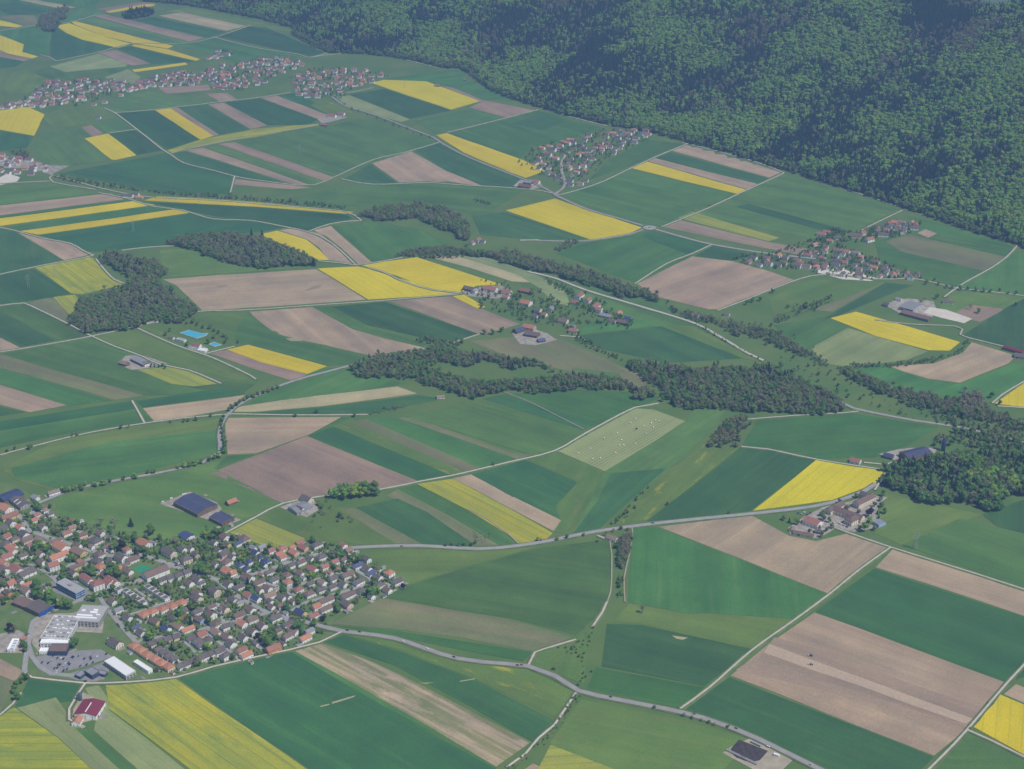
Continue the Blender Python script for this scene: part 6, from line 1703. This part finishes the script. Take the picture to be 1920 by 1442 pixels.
tractor(1440 + 322 / 4, 1082 + 592 / 4, -22, (.05, .06, .08), 'dark tractor on the edge of the pale strip')
tractor(1440 + 325 / 4, 1082 + 658 / 4, -22, (.30, .32, .34), 'grey tractor just below the pale strip')
COWORD = ['first', 'second', 'third', 'fourth', 'fifth', 'sixth', 'seventh', 'eighth', 'ninth', 'tenth', 'eleventh', 'twelfth', 'thirteenth', 'fourteenth', 'fifteenth', 'sixteenth', 'seventeenth', 'eighteenth', 'nineteenth', 'twentieth', 'twenty-first', 'twenty-second', 'twenty-third', 'twenty-fourth']
me_c = bpy.data.meshes.new('cow')
cv = [(0, 0, 1.0), (.45, 0, 1.05), (.9, 0, 1.05), (1.25, 0, 1.25), (1.6, 0, 1.2), (-.05, .22, .55), (-.05, .24, .0), (-.05, -.22, .55), (-.05, -.24, .0), (.85, .22, .55), (.85, .22, .0), (.85, -.22, .55), (.85, -.22, .0), (-.28, 0, .75)]
ce = [(0, 1), (1, 2), (2, 3), (3, 4), (0, 5), (5, 6), (0, 7), (7, 8), (2, 9), (9, 10), (2, 11), (11, 12), (0, 13)]
me_c.from_pydata(cv, ce, [])
oc = bpy.data.objects.new('cow', me_c); COL.objects.link(oc)
oc.modifiers.new('skin', 'SKIN')
rad = [.34, .38, .36, .2, .16, .12, .07, .12, .07, .12, .07, .12, .07, .05]
for i_, v_ in enumerate(me_c.skin_vertices[0].data): v_.radius = (rad[i_], rad[i_]); v_.use_root = (i_ == 1)
oc.modifiers.new('sub', 'SUBSURF').levels = 1
dg = bpy.context.evaluated_depsgraph_get()
COW = bpy.data.meshes.new_from_object(oc.evaluated_get(dg))
bpy.data.objects.remove(oc)
COW.materials.clear(); COW.materials.append(noisy_mat('dark_cow_hide', (.035, .025, .02), (.09, .06, .045), 1.2, .3, .01))
spots = []
for i_ in range(24):
    px = 480 + R.uniform(1630, 1750) / 4; py = 720 + (R.uniform(1110, 1190) + (px - 900) * 1.0) / 4
    spots.append((px, py))
for i_, (px, py) in enumerate(sorted(spots, key=lambda q: q[1])):
    x, y, z = at(px, py)
    o = data_obj('cow', COW, None, (x, y, z + 1.0), R.uniform(0, 6.28))
    tag(o, 'dark cow on the pale pasture strip, %s of the herd towards the road' % COWORD[i_], 'cow', 'herd of dark cows on the pale strip')

# ------------------------------------------------------------------ power line pylons
def pylon_mesh():
    m = MB(); h = 30; b = 2.6; t = .5
    for sx in (-1, 1):
        for sy in (-1, 1): m.bar((sx * b, sy * b, -1), (sx * t, sy * t, h), .13)
    for k in range(7):
        f0, f1 = k / 7, (k + 1) / 7
        r0 = b + (t - b) * f0; r1 = b + (t - b) * f1
        for a, c in (((-1, -1), (1, -1)), ((1, -1), (1, 1)), ((1, 1), (-1, 1)), ((-1, 1), (-1, -1))):
            m.bar((a[0] * r0, a[1] * r0, h * f0), (c[0] * r1, c[1] * r1, h * f1), .06)
    a = MB()
    for z, w in ((20, 6), (24.5, 7.5), (28, 5)):
        a.bar((-w, 0, z), (w, 0, z), .12); a.bar((-w, 0, z), (0, 0, z + 1.8), .07); a.bar((w, 0, z), (0, 0, z + 1.8), .07)
    return m.mesh('lattice_tower', M['metal']), a.mesh('cross_arm', M['metal'])
PM, PA = pylon_mesh()
for px, py in ((141, 482), (104, 520), (54, 540), (250, 434), (759, 166), (562, 290), (374, 384), (1716, 1030)):
    x, y, z = at(px, py)
    e = empty('power_pylon', (x, y, z), R.uniform(.2, .5))
    data_obj('lattice_tower', PM, e); data_obj('cross_arm', PA, e)
    auto(e, 'thin grey lattice power pylon', 'pylon', 'power line pylons', (px, py))
# dung heap in its concrete pit
x, y, z = at(1401, 1411)
bm = bmesh.new()
bmesh.ops.create_grid(bm, x_segments=24, y_segments=24, size=1)
for v_ in bm.verts:
    r2 = v_.co.x ** 2 + v_.co.y ** 2
    v_.co.z = 2.2 * max(0, 1 - r2) ** .5 * (0.8 + .4 * math.sin(v_.co.x * 9 + 1) * math.sin(v_.co.y * 8)) - (.5 if r2 > 1 else 0)
    v_.co.x *= 20; v_.co.y *= 17
me = bpy.data.meshes.new('dung_heap'); bm.to_mesh(me); bm.free(); me.materials.append(M['heap'])
o = data_obj('dung_heap', me, None, (x, y, z + .9), -.6); tag(o, 'wide dark dung heap on a concrete yard by the main road', 'heap')
building(1391, 1420, 44, 3, -40, 'g', 'g', 1.6, 'flat', 'pit_wall', 'long pale concrete wall in front of the dark heap', 'wall', 'dung pit', chim=False, detail=False)
building(1418, 1395, 14, 3, -40, 'z', 'g', 2.4, 'flat', 'pit_shed', 'narrow grey shed behind the dark heap', 'shed', 'dung pit', chim=False, detail=False)
building(1456, 1416, 7, 3, -30, 'W', 'w', 2.6, 'flat', 'container', 'white container between the heap and the main road', 'container', 'dung pit', chim=False, detail=False)

# ------------------------------------------------------------------ labels that single each thing out
MARKS = [('the green sports court', 267, 1068), ('the L-shaped swimming pool', 360, 628), ('the huge solar barn', 365, 945), ('the blue-white office', 132, 1105), ('the white factory', 105, 1185), ('the large white hall', 226, 1250), ('the crimson barn', 160, 1332), ('the round tree grove', 666, 918),
         ('the roundabout', 1218, 428), ('the navy tower silo', 1768, 840), ('the roadside institution', 1590, 962), ('the riding arena', 1780, 590), ('the mown bale field', 1165, 825), ('the dung heap', 1401, 1411), ('the lone pale house', 1148, 1010), ('the copper beech of the school', 225, 1022),
         ('the yellow-green village field', 495, 1000), ('the main road junction', 532, 1155), ('the village edge lane', 545, 1216), ('the orange pyramid roofs', 300, 1142), ('the orange terrace', 275, 1230), ('the last eastern house', 745, 1090), ('the solar-roofed stable', 349, 1008), ('the fire-red school roof', 180, 1095), ('the village crossroads', 54, 996),
         ('the long grey barn', 260, 678), ('the oval dark wood', 450, 470), ('the twin big yellow fields', 760, 525), ('the riverside hamlet', 1060, 590), ('the river-bend wood', 1380, 730), ('the hillside village street', 1055, 310), ('the gravel lane village', 1560, 490), ('the forest edge', 1440, 305), ('the far red farm', 630, 216), ('the far villages', 450, 140), ('the far yellow corner field', 35, 228), ('the far lane crossing', 320, 289), ('the dark wood', 1800, 900), ('the brook track', 1050, 1345), ('the pale soil strip', 1630, 1280)]
ORD = ['first', 'second', 'third', 'fourth', 'fifth', 'sixth', 'seventh', 'eighth', 'ninth', 'tenth', 'eleventh', 'twelfth', 'thirteenth', 'fourteenth', 'fifteenth', 'sixteenth', 'seventeenth', 'eighteenth', 'nineteenth', 'twentieth']
def ordinal(i):
    if i < 20: return ORD[i]
    tens = ['', '', 'twenty', 'thirty', 'forty', 'fifty', 'sixty'][(i + 1) // 10]
    u = (i + 1) % 10
    return tens.replace('y', 'ieth') if u == 0 else tens + '-' + ORD[u - 1]
buckets = {}
by_desc = {}
for o, d, p in AUTO: by_desc.setdefault(d, []).append((o, p))
for d, lst in by_desc.items():
    if len(lst) == 1 and len(d.split()) >= 5:
        lst[0][0]['label'] = d; continue
    for o, p in lst:
        k = min(range(len(MARKS)), key=lambda i: (MARKS[i][1] - p[0]) ** 2 + (2 * (MARKS[i][2] - p[1])) ** 2)
        dd = (MARKS[k][1] - p[0]) ** 2 + (2 * (MARKS[k][2] - p[1])) ** 2
        buckets.setdefault((d, k), []).append((dd, o))
for (d, k), lst in buckets.items():
    lst.sort(key=lambda t: t[0])
    for i, (dd, o) in enumerate(lst):
        o['label'] = '%s by %s' % (d, MARKS[k][0]) if len(lst) == 1 else '%s, %s out from %s' % (d, ordinal(i), MARKS[k][0])

# ------------------------------------------------------------------ the hazy air
v, f = box_vf(-12300, 12300, -4800, 19800, -262, CAM_H + 30)
hz = mesh_obj('haze', v, f, [])
hm = bpy.data.materials.new('haze_air'); hm.use_nodes = True
hn = hm.node_tree
for n_ in list(hn.nodes): hn.nodes.remove(n_)
ho = hn.nodes.new('ShaderNodeOutputMaterial')
pv = hn.nodes.new('ShaderNodeVolumePrincipled')
pv.inputs['Color'].default_value = (*HAZE_COLOR, 1)
pv.inputs['Density'].default_value = HAZE_DENSITY
pv.inputs['Anisotropy'].default_value = 0.0
hn.links.new(pv.outputs['Volume'], ho.inputs['Volume'])
hz.data.materials.append(hm)
tag(hz, 'pale bluish haze filling the air over the valley', kind='stuff')
print('objects', len(bpy.data.objects))
